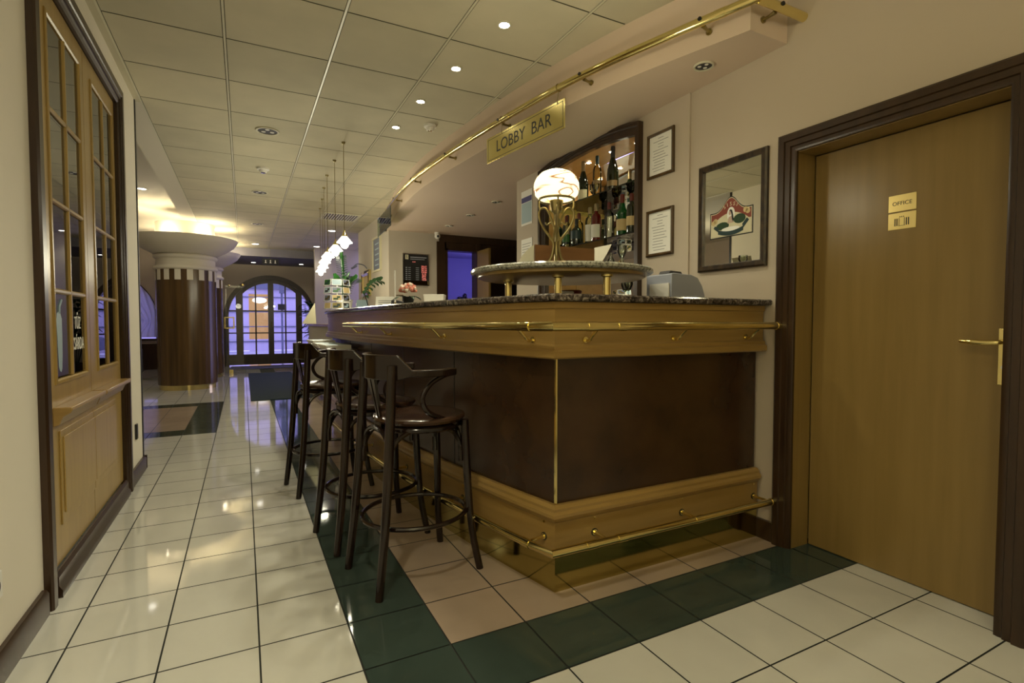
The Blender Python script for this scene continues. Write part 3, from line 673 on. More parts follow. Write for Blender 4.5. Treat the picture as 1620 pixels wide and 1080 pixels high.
PROF = {
 'wine': [(0, 0), (.036, 0), (.038, .006), (.038, .19), (.034, .215), (.016, .245), (.0135, .26), (.0135, .31)],
 'champ': [(0, 0), (.042, 0), (.044, .008), (.044, .12), (.040, .165), (.026, .215), (.015, .25), (.0135, .28), (.0145, .325)],
 'spirit': [(0, 0), (.036, 0), (.038, .006), (.038, .18), (.032, .205), (.014, .22), (.0135, .25), (.0135, .285)],
 'chart': [(0, 0), (.040, 0), (.043, .010), (.043, .14), (.052, .155), (.050, .17), (.030, .195), (.018, .23), (.0150, .26), (.0150, .30)],
 'squat': [(0, 0), (.045, 0), (.050, .02), (.050, .10), (.040, .135), (.018, .155), (.0135, .18), (.0135, .22)],
 'tall': [(0, 0), (.034, 0), (.036, .006), (.036, .215), (.030, .24), (.014, .262), (.0135, .28), (.0135, .33)]}
def bottle(x, y, z, kind, glass, cap, lab, s, label, fill=None, lz=(.05, .12), capl=.05):
    c = Vector((x, y, z)); b = thing('bottle', label, 'bottle', (x, y, z), 'bottles in the arched cabinet')
    P = [(r*s, h*s) for r, h in PROF[kind]]; H = P[-1][1]
    MB().lathe(P+[(0, H)], c, 24).build('glass_body', glass, b, sharp=60)
    if fill: MB().lathe([(0, .004)]+[(max(r-.004, .003), h) for r, h in P if .004 < h < H*.62]+[(0, H*.62)], c, 20).build('drink', fill, b)
    rr = P[3][0]+.0008
    if lab: MB().lathe([(rr-.0006, lz[0]*s), (rr, lz[0]*s), (rr, lz[1]*s), (rr-.0006, lz[1]*s)], c, 20, a0=PI*.80, a1=PI*1.55).build('paper_label', lab, b)
    q = P[-1][0]+.0015
    MB().lathe([(0, H-capl*s), (q, H-capl*s), (q+.001, H-.004), (q-.002, H+.006), (0, H+.006)], c, 18).build('cap', cap, b)
    return b
z1, z2 = 2.1305, 1.7745
bottle(2.50, 3.565, z1, 'champ', 'bottle_dark', 'foil_gold', 'cream', .98, 'dark sparkling wine bottle with gold neck on the top shelf', lz=(.01, .09), capl=.13)
bottle(2.50, 3.375, z1, 'tall', 'bottle_straw', 'teal', 'foil_gold', .94, 'clear bottle with straw yellow drink and dark cap, top shelf', None, (.10, .13), .06)
bottle(2.50, 3.180, z1, 'champ', 'bottle_dark', 'dark_grey', 'foil_gold', 1.0, 'tall green-black sparkling wine bottle, rightmost on the top shelf', lz=(.03, .07), capl=.14)
bottle(2.50, 3.065, z2, 'chart', 'bottle_green', 'foil_red', 'label_tan', .99, 'bright green liqueur bottle with red neck and tan label', lz=(.035, .12), capl=.09)
bottle(2.47, 2.925, z2, 'spirit', 'bottle_dark', 'foil_red', 'label_tan', .95, 'dark bottle half hidden behind the right post of the cabinet')
bottle(2.52, 3.245, z2, 'spirit', 'bottle_clear', 'foil_red', None, .98, 'clear bottle with dark red cap between red and green ones')
bottle(2.50, 3.385, z2, 'spirit', 'bottle_red', 'foil_gold', 'paper', 1.03, 'deep red aperitif bottle with white label', lz=(.03, .13))
bottle(2.53, 3.51, z2, 'spirit', 'bottle_clear', 'foil_gold', 'paper', 1.03, 'clear bottle with white label left of the red one', lz=(.02, .15))
bottle(2.46, 3.60, z2, 'squat', 'bottle_dark', 'black', 'teal', .95, 'squat black bottle in front of the clear ones')
bottle(2.54, 3.68, z2, 'spirit', 'bottle_straw', 'foil_red', 'paper', .98, 'pale yellow bottle just right of the lamp stems')
bottle(2.48, 3.78, z2, 'spirit', 'bottle_clear', 'foil_red', 'foliage', .94, 'clear bottle with green label seen through the lamp stems')
bottle(2.55, 3.87, z2, 'tall', 'bottle_clear', 'black', 'teal', .90, 'clear bottle with dark label behind the globe lamp')
bottle(2.50, 3.94, z2, 'spirit', 'bottle_dark', 'foil_gold', 'label_tan', .96, 'dark bottle by the left post of the cabinet')
for k in range(5):
    x, y = 2.62-.04*(k % 2), 3.00-.0+.085*k
    if k > 2: y += .25
    o = MB().lathe([(0, 0), (.028, 0), (.028, .003), (.004, .008), (.0035, .07), (.02, .085), (.033, .12), (.030, .155), (.028, .155), (.031, .12), (.018, .088), (0, .078)], (x, y, z1 if k > 2 else 1.3005), 20).build('wine_glass', 'bottle_clear')
    tag(o, ('clear wine glass on the cabinet floor, ' + ('rightmost of three', 'middle of three', 'leftmost of three')[k]) if k < 3 else ('clear wine glass on the top shelf, ' + ('right', 'left')[k-3] + ' one of the pair at the left'), 'glass', 'wine glasses in the cabinet')
# certificates and notices on the right wall
def framed(y0, y1, z0, z1, name, label, cat, fw=.018, fm='walnut_column', art=None, x=WR-.012, kids='paper'):
    T = frm((x, 0, 0), (0, -1, 0)); t = thing(name, label, cat, (x, (y0+y1)/2, z0))
    MB().frame(T, -y1, -y0, z0, z1, [(0, .0005), (0, .014), (fw*.4, .020), (fw, .014), (fw, .0005)]).build('frame', fm, t)
    mb = MB().box(-y1+fw*.9, -y0-fw*.9, z0+fw*.9, z1-fw*.9, .0005, .005, T); mb.build('sheet', 'paper', t)
    mb = MB(); w = (y1-y0-2*fw)
    random.seed(int(z0*100))
    for k in range(13):
        zz = z1-fw-.022-.0185*k
        if zz < z0+fw+.012: break
        hw = w*(.12 if k in (0, 2, 3) else random.uniform(.28, .38)); cx = -(y0+y1)/2
        mb.box(cx-hw, cx+hw*(1 if k < 4 else random.uniform(.4, 1)), zz, zz+.0028, .0052, .0056, T)
    mb.build('print', 'ink', t)
    return t
framed(2.448, 2.688, 2.075, 2.362, 'framed_certificate', 'upper of two brown framed certificates right of the cabinet', 'certificate')
framed(2.448, 2.690, 1.568, 1.868, 'framed_certificate', 'lower of two brown framed certificates right of the cabinet', 'certificate')
def notice(y0, y1, z0, z1, band, label, sub):
    T = frm((WR-.012, 0, 0), (0, -1, 0)); t = thing('wall_notice', label, 'notice', (WR-.012, (y0+y1)/2, z0))
    MB().box(-y1, -y0, z0, z1, .0005, .006, T).build('sheet', 'paper', t)
    if band: MB().box(-y1+.006, -y0-.006, z1-.11, z1-.06, .0062, .007, T).build('band', 'purple_board', t); MB().box(-y1+.008, -y0-.008, z0+.02, z1-.115, .0062, .0068, T).build('print', 'pale_blue', t)
    else:
        mb = MB()
        for k in range(5): mb.box(-y1+.02, -y0-.02-.02*(k % 3), z1-.05-.025*k, z1-.046-.025*k, .0062, .0067, T)
        mb.build('print', 'ink', t)
notice(4.245, 4.455, 2.06, 2.385, True, 'blue and white poster with purple band left of the cabinet', '')
notice(4.245, 4.455, 1.72, 1.93, False, 'small white notice below the blue poster', '')
# mirror with bar emblem
T = frm((WR, 0, 0), (0, -1, 0))
mt = thing('framed_mirror', 'rectangular wall mirror in mottled brown frame with SISSI emblem', 'mirror', (WR, 2.02, 1.43))
MB().frame(T, -2.25, -1.797, 1.430, 2.042, [(0, .0005), (0, .016), (.008, .024), (.026, .022), (.034, .018), (.034, .0005)]).build('frame', 'frame_marbled', mt)
_a = math.radians(1.2); TM = frm((WR-.0045, 2.025, 1.430), (-math.sin(_a), -math.cos(_a), 0))
MB().box(-.195, .195, .032, .580, 0, .006, TM).build('mirror_glass', 'mirror', mt)
E0 = frm((WR-.0045, 2.022, 1.706), (-math.sin(_a), -math.cos(_a), 0))     # emblem centre; w .29, h .23
def hump(x, b): return b+.085*math.exp(-(x/.058)**2)+.012*abs(x)/.15
def board(e): return [(-.145+e, -.095+e), (.145-e, -.095+e)]+[(x, hump(x, .042)-e) for x in [(.145-e)*(1-2*k/24) for k in range(25)]]
em = MB().prism(board(0), .0062, .0072, E0).build('emblem', 'black', mt, label='SISSI emblem printed on the mirror')
MB().prism(board(.006), .0072, .0076, E0).build('emblem_line', 'cream', em)
MB().prism(board(.010), .0076, .0080, E0).build('emblem_field', 'red', em)
low = [(-.135, -.085), (.135, -.085), (.135, -.01)]+[(x, -.01+.048*max(0, 1-(x/.12)**2)) for x in [.12-.24*k/16 for k in range(17)]]+[(-.135, -.01)]
MB().prism(low, .0080, .0084, E0).build('emblem_ground', 'cream', em)
mb = MB()
for i, ch in enumerate('SISSI'):
    a = math.radians(34-17*i); c = (.078*-math.sin(a), .022+.062*math.cos(a))
    mb.text(ch, .030, lambda x, y, z, a=a, c=c: E0(c[0]+x*math.cos(a)-y*math.sin(a), c[1]+x*math.sin(a)+y*math.cos(a), .0082+z), 0)
mb.build('lettering', 'cream', em)
def ell(cx, cy, rx, ry, n=20): return [(cx+rx*math.cos(2*PI*k/n), cy+ry*math.sin(2*PI*k/n)) for k in range(n)]
MB().prism(ell(.002, .030, .026, .038), .0084, .0088, E0).build('oval', 'paper', em)
mb = MB()
for cx, cy in ((-.105, .004), (-.118, -.004), (.098, .036), (.113, .028)): mb.prism(ell(cx, cy, .015, .015), .0081, .0085, E0)
mb.build('medals', 'label_tan', em)
mb = MB(); mb.prism([(-.022, -.02), (.020, -.02), (.016, .012), (.006, .018), (-.012, .014)], .0089, .0093, E0); mb.prism(ell(-.004, .036, .0085, .012), .0089, .0093, E0); mb.build('figure', 'skin', em)
mb = MB(); mb.prism([(-.010, .048), (.0, .055), (.010, .050), (.016, .03), (.022, .0), (.018, -.018), (.010, .0), (.006, .030), (.0, .044)], .0094, .0097, E0); mb.build('figure_hair', 'black', em)
mb = MB(); mb.prism(ell(-.055, -.030, .045, .022), .0086, .0088, E0); mb.prism(ell(.060, -.005, .040, .026), .0086, .0088, E0); mb.build('foliage_print', 'foliage_dark', em)
mb = MB(); rb = [(-.085+.17*k/14, -.072-.004*(1-((k-7)/7)**2)+.012*((k-7)/7)**2) for k in range(15)]
mb.prism([(x, y-.012) for x, y in rb]+[(x, y+.012) for x, y in rb[::-1]], .0089, .0093, E0); mb.prism([(-.085, -.06), (-.118, -.035), (-.108, -.022), (-.078, -.038)], .0089, .0092, E0); mb.prism([(.085, -.06), (.122, -.022), (.108, -.008), (.078, -.038)], .0089, .0092, E0)
mb.build('ribbon', 'teal', em)
MB().prism(ell(0, -.052, .062, .012), .0086, .0090, E0).build('banner', 'paper', em)

# ================================================================ OFFICE DOOR
dr = thing('door_1', 'closed oak veneer office door in a dark moulded frame', 'door', (2.5, 1.24, 0)); dr['kind'] = 'structure'
T = frm((WR, 0, 0), (0, -1, 0))
def ucase(mb, T, xa, xb, zt, prof):   # up, over, down; prof (out, depth)
    return sweep2(mb, [(xa, 0), (xa, zt), (xb, zt), (xb, 0)], prof, T)
mb = MB(); ucase(mb, T, -1.642, -.838, 1.972, [(-.004, .0), (-.004, .014), (.008, .018), (.020, .018), (.024, .026), (.048, .026), (.052, .034), (.078, .034), (.088, .026), (.088, .0)]); mb.build('door_frame', 'walnut', dr, sharp=20, label='dark moulded door frame')
mb = MB(); mb.box(-1.679, -1.640, 0, 2.009, -.135, .0, T); mb.box(-.840, -.801, 0, 2.009, -.135, .0, T); mb.box(-1.640, -.840, 1.965, 2.009, -.135, 0, T); mb.build('door_lining', 'oak_door', dr)
lf = MB().box(-1.634, -.846, .004, 1.960, -.172, -.130, T).build('door_leaf', 'oak_door', dr, bevel=.002)
mb = MB().prism([(-.905, .897), (-.866, .897), (-.866, 1.112), (-.905, 1.112)], -.1299, -.1265, T); hp = mb.build('handle_plate', 'brass', lf, bevel=.003)
hd = MB().tube([T(-.884, 1.060, -.127), T(-.884, 1.060, -.088), T(-.890, 1.060, -.078), T(-.930, 1.058, -.075), T(-.975, 1.060, -.076), T(-1.005, 1.062, -.080)], [.008, .0085, .009, .0095, .009, .007], 12, smooth=4); hd.build('door_handle', 'brass', lf)
MB().cyl(T(-.884, .965, -.1265), T(-.884, .965, -.115), .008, 14).build('lock_cylinder', 'chrome', lf)
mb = MB()
for z in (.908, 1.10): mb.cyl(T(-.884, z, -.1265), T(-.884, z, -.1255), .004, 10)
mb.build('screws', 'dark_grey', lf)
s1 = MB().box(-1.298, -1.190, 1.618, 1.690, -.1299, -.1275, T).build('sign_plate', 'brass_satin', dr, bevel=.001, label='brass plate reading OFFICE')
MB().text('OFFICE', .024, frm(T(-1.244, 1.652, -.1275), (0, -1, 0)), .0002).build('lettering', 'black', s1)
s2 = MB().box(-1.298, -1.190, 1.540, 1.612, -.1299, -.1275, T).build('sign_plate', 'brass_satin', dr, bevel=.001, label='brass plate with door pictogram')
mb = MB(); P0 = frm(T(-1.244, 1.574, -.1274), (0, -1, 0))
for x in (-.026, -.018, .018, .026): mb.box(x-.002, x+.002, -.018, .014, 0, .0006, P0)
mb.box(-.011, -.009, -.018, .016, 0, .0006, P0); mb.box(.009, .011, -.018, .016, 0, .0006, P0); mb.box(-.013, .013, -.019, -.0175, 0, .0006, P0)
for x in (-.007, 0, .007): mb.prism(ell(x, .020, .0022, .0022, 10), 0, .0006, P0)
mb.build('pictogram', 'black', s2)
o = MB().box(2.405, 2.419, 1.30, 1.38, .28, .36).build('wall_socket', 'white_plastic') if False else None

# ================================================================ CANOPY RAIL AND SIGN
RZ = 2.60
# outward (towards -X) is the left normal when travelling +Y
cp = [(2.418, 1.71)]+CP
R0 = [Vector((q.x, q.y, RZ)) for q in offset(cp, .085)]; R0[0] = Vector((2.4185, 1.625, RZ))
cr = thing('canopy_rail', 'long brass tube rail following the curved canopy above the bar', 'rail', (1.9, 3.0, RZ-.1))
MB().tube(R0, .0215, 16).build('tube', 'brass', cr)
def cbr(p, n):
    a = Vector((p.x, p.y, RZ-.018)); o = Vector((n.x, n.y, 0))
    mb = MB().tube([a+o*.001, a+o*.04, a+o*.068+Vector((0, 0, .004))], [.007, .008, .012], 10); mb.cyl(a+o*.0005, a+o*.007, .016, 14)
    b = mb.build('bracket', 'brass_old', cr)
    c = Vector((p.x, p.y, RZ))+o*.105+Vector((0, 0, .004)); MB().cyl(c-o*.004, c+o*.006, .010, 12).build('screw_cap', 'black', b)
cbr(Vector((2.235, 1.71)), Vector((0, -1)))
for y in (1.90, 2.62, 3.46, 4.35, 5.25, 6.15, 7.05, 7.7): cbr(*at_y(cp, y))
for s in (.30, .5, 2.1, 3.3):
    collar(R0, s, .0228, cr, .05)
# hanging brass sign
A, B = Vector((1.655, 3.62, 0)), Vector((1.775, 2.73, 0)); ux = (B-A).normalized(); Ls = (B-A).length
TS = frm(A+Vector((0, 0, 2.33)), ux)
sg = thing('lobby_bar_sign', 'polished brass LOBBY BAR sign hanging from the canopy rail', 'sign', tuple(TS(Ls/2, .19, 0)))
pl = MB().box(0, Ls, 0, .185, -.004, 0, TS).build('sign_plate', 'brass_sign', sg, bevel=.0015)
mb = MB().text('LOBBY  BAR', .118, frm(TS(Ls/2, .092, 0), ux), .0003, extrude=.0005); mb.build('lettering', 'black', pl)
mb = MB()
for a, b, c, d in ((.02, Ls-.02, .015, .018), (.02, Ls-.02, .167, .170), (.018, .021, .015, .17), (Ls-.021, Ls-.018, .015, .17)): mb.box(a, b, c, d, .0001, .0006, TS)
mb.build('engraved_border', 'black', pl)
for y in (3.42, 2.80):
    f = min(range(len(R0)), key=lambda i: abs(R0[i].y-y)); i = min(range(len(R0)-1), key=lambda i: 0 if R0[i].y <= y <= R0[i+1].y else 9)
    p = R0[i].lerp(R0[i+1], (y-R0[i].y)/(R0[i+1].y-R0[i].y)); x = (y-A.y)/(B.y-A.y)*Ls; q = TS(x, .165, .002); ax = (R0[i+1]-R0[i]).normalized(); s_ = ax.cross(Vector((0, 0, 1)))
    mb = MB().tube([p+(s_*math.cos(a)+Vector((0, 0, 1))*math.sin(a))*.0235 for a in [2*PI*k/20 for k in range(20)]], .0022, 8, True)
    mb.tube([p+Vector((0, 0, -.023)), p.lerp(q, .45)+Vector((0, 0, -.0)), q+Vector((0, 0, .01)), q], .0022, 8, smooth=3)
    mb.build('hook', 'brass_old', sg)
# clear glass sign with dark lettering further along the rail
A, B = Vector((1.66, 7.25, 0)), Vector((1.60, 6.30, 0)); ux = (B-A).normalized(); TG = frm(A+Vector((0, 0, 2.31)), ux)
gs = thing('glass_sign', 'clear glass plate hanging at the far end of the canopy rail', 'sign', tuple(TG(.45, .2, 0)))
MB().box(0, .95, 0, .24, -.006, 0, TG).build('glass_plate', 'green_glass', gs)
mb = MB(); mb.box(.10, .85, .115, .127, .0005, .001, TG); mb.box(0, .95, 0, .006, -.007, .0008, TG); mb.box(.94, .95, 0, .24, -.007, .0008, TG); mb.build('dark_line', 'teal', gs)
mb = MB()
for x in (.12, .83):
    q = TG(x, .24, -.003); mb.tube([q, Vector((q.x+.01, q.y, RZ+.02))], .002, 6)
mb.build('wire', 'chrome', gs)

# ================================================================ CEILING FITTINGS
def spot(x, y, z, r, label, lit, power=0, glow='spot_glow', group='lit ceiling downlights', ang=120, blend=.8):
    t = thing('ceiling_downlight', label, 'downlight', (x, y, z-.006), group)
    MB().lathe([(r*.74, .0), (r, .001), (r, .0055), (r*.74, .0055)], (x, y, z-.006), 28).build('trim_ring', 'ceiling_grid' if lit else 'chrome', t)
    MB().lathe([(0, .002), (r*.76, .002), (r*.76, .0045), (0, .0045)], (x, y, z-.006), 28).build('lamp_face', glow if lit else 'dark_grey', t)
    if lit and power: lamp('SPOT', (x, y, z-.02), power, WARM2, .04, ang, blend, name='downlight_light')
    return t
POS = ('nearest the camera', 'second from the camera', 'third from the camera', 'farthest from the camera')
for k, (x, y) in enumerate(((1.34, 2.69), (1.281, 3.29), (1.227, 3.895), (1.196, 4.50))):
    spot(x, y, CZ, .040, 'small lit ceiling spot above the bar rail, '+POS[k], True, 26)
for k, (x, y, l) in enumerate(((.255, 12.49, 'bright round light before the entrance, left of the pair'), (1.47, 12.3, 'bright round light before the entrance, right of the pair'), (1.47, 10.06, 'bright round light in the ceiling beyond the air vent'), (.20, 11.5, 'unlit'))[:3]):
    spot(x, y, CZ, .085, l, True, 11, 'far_glow')
spot(-1.263, 9.1, 3.05, .07, 'lit downlight in the raised plain ceiling left of the hall', True, 26, 'far_glow')
for k, (x, y, l) in enumerate(((.245, 14.6, 'entrance downlight, left'), (1.35, 14.5, 'entrance downlight, right'))):
    spot(x, y, 2.64, .07, 'small bright light in the lowered ceiling over the doors, '+('left one', 'right one')[k], True, 8, 'far_glow')
def big_dl(x, y, z, r, label, grp):
    t = thing('round_downlight', label, 'downlight', (x, y, z-.010), grp)
    MB().lathe([(r*.84, .001), (r, .0), (r*1.02, .006), (r, .0095), (r*.84, .0095)], (x, y, z-.010), 32).build('trim_ring', 'ceiling_grid', t)
    MB().lathe([(0, .007), (r*.86, .005), (r*.86, .009), (0, .009)], (x, y, z-.010), 32).build('reflector', 'dark_grey', t)
    for a in (0, 1, 2):
        c = (x+r*.42*math.cos(a*2.1+.4), y+r*.42*math.sin(a*2.1+.4), z-.0065); MB().lathe([(0, -.002), (r*.18, -.001), (r*.2, .001), (0, .001)], c, 12).build('lamp_tube', 'white_plastic', t)
    return t
for x, y, l in ((.216, 5.105, 'unlit round downlight nearest the camera'), (.216, 7.525, 'unlit round downlight beyond the ceiling detector'), (.237, 9.93, 'unlit round downlight farthest down the corridor')):
    big_dl(x, y, CZ, .095, l, 'unlit corridor downlights')
big_dl(2.22, 2.054, 2.515, .052, 'small round downlight under the canopy near the rail end', 'canopy downlights')
for k, (x, y) in enumerate(((2.592, 5.41), (2.613, 6.226), (2.627, 7.05))):
    big_dl(x, y, 2.515, .055, 'recessed light under the canopy over the reception, '+('nearest', 'middle', 'farthest')[k]+' of three', 'canopy downlights')
for y in (5.41, 6.226, 7.05): lamp('SPOT', (2.6, y, 2.49), 9, WARM, .04, 150, .8, name='canopy_fill')  # weak fill added below the canopy; its downlights are unlit
def detector(x, y, l, r=.052):
    t = thing('smoke_detector', l, 'smoke detector', (x, y, CZ-.055))
    MB().lathe([(0, .008), (r*.5, .006), (r*.62, .018), (r*.66, .032), (r, .036), (r, .055), (0, .055)], (x, y, CZ-.055), 28).build('housing', 'white_plastic', t)
    MB().lathe([(0, 0), (r*.38, .001), (r*.42, .010), (0, .010)], (x, y, CZ-.055), 18).build('sensor', 'chrome', t)
detector(.218, 6.35, 'small cream detector between the unlit downlights', .062); detector(1.444, 4.325, 'white smoke detector by the farthest lit ceiling spot')
vt = thing('air_vent', 'slatted square air vent in the ceiling by the pendants', 'vent', (1.40, 8.70, CZ-.012))
MB().frame(frm((0, 0, CZ-.006), (1, 0, 0), (0, 1, 0)), 1.125, 1.675, 8.42, 8.98, [(0, -.006), (0, .006), (.02, .006), (.02, -.006)]).build('vent_frame', 'ceiling_grid', vt)
MB().box(1.14, 1.66, 8.44, 8.96, CZ-.0045, CZ-.002).build('vent_backing', 'black', vt)
mb = MB()
for k in range(13):
    x = 1.155+.04*k; mb.add([(x, 8.44, CZ-.004), (x+.012, 8.44, CZ-.012), (x+.012, 8.96, CZ-.012), (x, 8.96, CZ-.004), (x+.003, 8.44, CZ-.004), (x+.015, 8.44, CZ-.012), (x+.015, 8.96, CZ-.012), (x+.003, 8.96, CZ-.004)], [(0, 1, 2, 3), (4, 7, 6, 5), (0, 4, 5, 1), (3, 2, 6, 7), (0, 3, 7, 4), (1, 5, 6, 2)])
mb.build('vent_slats', 'ceiling_grid', vt)
# pendants
PD = [(.858, 5.10, 1.86), (.868, 5.70, 1.855), (.876, 6.31, 1.85), (.92, 6.91, 1.85), (.98, 7.54, 1.85), (1.03, 8.17, 1.85)]
def pend():
    t = thing('pendant_lamp', 'x', 'pendant lamp', (0, 0, 0), 'glass pendant lamps over the counter')
    H = CZ-1.86
    MB().cyl((0, 0, .135), (0, 0, H-.001), .0028, 8).build('cord', 'brass_old', t)
    MB().lathe([(0, H-.02), (.012, H-.018), (.02, H-.001), (0, H-.001)], (0, 0, 0), 16).build('ceiling_rose', 'brass_old', t)
    MB().lathe([(0, .145), (.006, .143), (.010, .125), (.028, .088), (.030, .084), (0, .084)], (0, 0, 0), 20).build('cap', 'brass', t)
    MB().lathe([(.022, .086), (.034, .074), (.052, .052), (.073, .028), (.071, .023), (.058, .024), (.040, .028), (.040, .008), (.032, -.012), (.018, -.026), (0, -.030)], (0, 0, 0), 32).build('glass_shade', 'shade_glow', t)
    return t
pe = pend()
PL = ('nearest glowing pendant lamp, hanging lowest in the picture frame row start', '', '')
names = ['nearest of six glowing pendant lamps over the counter', 'second nearest of six glowing pendant lamps over the counter', 'third nearest of six glowing pendant lamps over the counter', 'fourth nearest of six glowing pendant lamps over the counter', 'fifth nearest of six glowing pendant lamps over the counter', 'farthest of six glowing pendant lamps over the counter']
for k, (x, y, z) in enumerate(PD):
    o = pe if k == 0 else dup(pe, (x, y, 1.86), names[k]); o.location = (x, y, 1.86); o['label'] = names[k]
    lamp('POINT', (x, y, 1.78), 11, WARM2, .05, name='pendant_light')

# ================================================================ GLAZED DOUBLE DOOR IN THE LEFT WALL
TL = frm((WL, 0, 0), (0, 1, 0))      # x = Y, d = +X
d2 = thing('door_2', 'oak double door with tall glass panes in a dark frame', 'door', (WL, 3.44, 0)); d2['kind'] = 'structure'
mb = MB(); R = []
prof = [(.0, -.09), (.0, .0), (.014, .006), (.045, .006), (.050, .018), (.070, .018), (.076, .030), (.10, .030), (.105, .024), (.105, .0005), (.001, .0005)]
prof = [(0, -.02), (0, .010), (.010, .016), (.030, .016), (.034, .024), (.055, .024), (.060, .030), (.100, .030), (.108, .022), (.108, .0005), (.001, .0005)]
sweep2(mb, [(4.175, .0), (4.175, 2.545), (2.715, 2.545), (2.715, .0)][::-1], prof, TL); mb.build('door_frame', 'walnut', d2, sharp=20, label='dark moulded door frame')
mb = MB().prism([(0, 0), (.030, 0), (.030, .03), (.018, .05), (.018, .085), (.008, .10), (0, .10)], 2.72, 4.17, lambda x, y, z: TL(z, y, x)); mb.build('threshold_board', 'walnut', d2)
for k, (a, b) in enumerate(((2.72, 3.440), (3.446, 4.17))):
    lf = MB()
    gx0, gx1, gz0, gz1 = a+.15, b-.085, .885, 2.43
    for (x0, x1, y0, y1) in ((a, gx0, .10, 2.54), (gx1, b, .10, 2.54), (gx0, gx1, .10, gz0), (gx0, gx1, gz1, 2.54)): lf.box(x0, x1, y0, y1, -.05, -.008, TL)
    leaf_o = lf.build('door_leaf', 'oak_glazed', d2)
    mb = MB(); mid = (gx0+gx1)/2
    mb.frame(TL, gx0-.018, gx1+.018, gz0-.018, gz1+.018, [(0, -.010), (0, -.004), (.006, -.001), (.016, -.001), (.022, -.007), (.022, -.03), (.018, -.03)])
    mb.build('glazing_bead', 'oak_glazed', leaf_o)
    mb = MB(); mb.prism([(-.011, -.03), (-.011, -.007), (-.005, -.002), (.005, -.002), (.011, -.007), (.011, -.03)], gz0+.006, gz1-.006, lambda x, y, z: TL(mid+x, z, y))
    for r in range(1, 4):
        zz = gz0+(gz1-gz0)*r/4; mb.prism([(-.011, -.03), (-.011, -.007), (-.005, -.002), (.005, -.002), (.011, -.007), (.011, -.03)], gx0+.006, gx1-.006, lambda x, y, z: TL(z, zz+x, y))
    mb.build('muntins', 'oak_glazed', leaf_o)
    for c in range(2):
        for r in range(4):
            xa, xb = (gx0+.004, mid-.012) if c == 0 else (mid+.012, gx1-.004); za = gz0+(gz1-gz0)*r/4+.012; zb = gz0+(gz1-gz0)*(r+1)/4-.012
            MB().box(xa, xb, za, zb, -.015, -.012, TL).build('glass_pane', 'dark_pane', leaf_o)
    # stepped lower panel
    xa, xb = (a+.16, b-.0) if k == 0 else (a, b-.20)
    mb = MB(); mb.box(xa, xb, .255, .665, -.0085, -.002, TL); mb.box(xa+(.03 if k == 0 else 0), xb-(.03 if k else 0), .30, .635, -.002, .004, TL); mb.build('raised_panel', 'oak_glazed', leaf_o, bevel=.002)
    # push ledge, projecting moulded bar
    xa, xb = (a+.09, b-.01) if k == 0 else (a+.01, b-.06)
    mb = MB().prism([(-.008, .695), (.012, .700), (.026, .735), (.052, .750), (.058, .762), (.055, .775), (-.008, .775)], xa, xb, lambda x, y, z: TL(z, y, x)); mb.build('push_ledge', 'oak', leaf_o, bevel=.003)
tf = frm((WL-.0118, 0, 0), (0, 1, 0))
mb = MB(); cx, cz = 2.955, 1.07
mb.prism([(cx+px, cz+pz) for px, pz in ((-.012, -.15), (-.028, -.13), (-.034, -.06), (-.040, .02), (-.046, .07), (-.036, .105), (-.012, .112), (.012, .105), (.030, .08), (.030, .0), (.026, -.08), (.016, -.14), (.004, -.155))], .0002, .0010, tf)
mb.tube([tf(cx-.005, cz+.105, .001), tf(cx+.0, cz+.135, .001), tf(cx+.02, cz+.155, .001), tf(cx+.03, cz+.165, .001)], .005, 6)
mb.build('pepper_emblem', 'pale_blue', d2, label='pale chilli pepper shape on the glass')
mb = MB(); mb.text('T\u0170Z', .085, frm(tf(3.235, 1.13, 0), (0, 1, 0)), .0003); mb.text('CS\u00c1RDA', .085, frm(tf(3.235, 1.03, 0), (0, 1, 0)), .0003); 
mb2 = MB(); 
# keep the lettering on the right hand panes of the first leaf
mb.v = [Vector((v.x, 3.235+(v.y-3.235)*.62, v.z)) for v in mb.v]
mb.build('lettering', 'paper', d2)
so = MB().box(4.55, 4.60, .29, .40, .0005, .014, TL).build('wall_switch', 'black', bevel=.003); tag(so, 'black switch plate low on the wall end beside the double door', 'switch')
wk = thing('wall_socket', 'white socket low on the left wall near the camera', 'socket', (WL, 2.17, .25))
MB().box(2.12, 2.205, .258, .345, .0005, .010, TL).build('plate', 'white_plastic', wk, bevel=.004)
MB().cyl(TL(2.1625, .301, .0102), TL(2.1625, .301, .0112), .022, 20).build('outlet', 'dark_grey', wk)

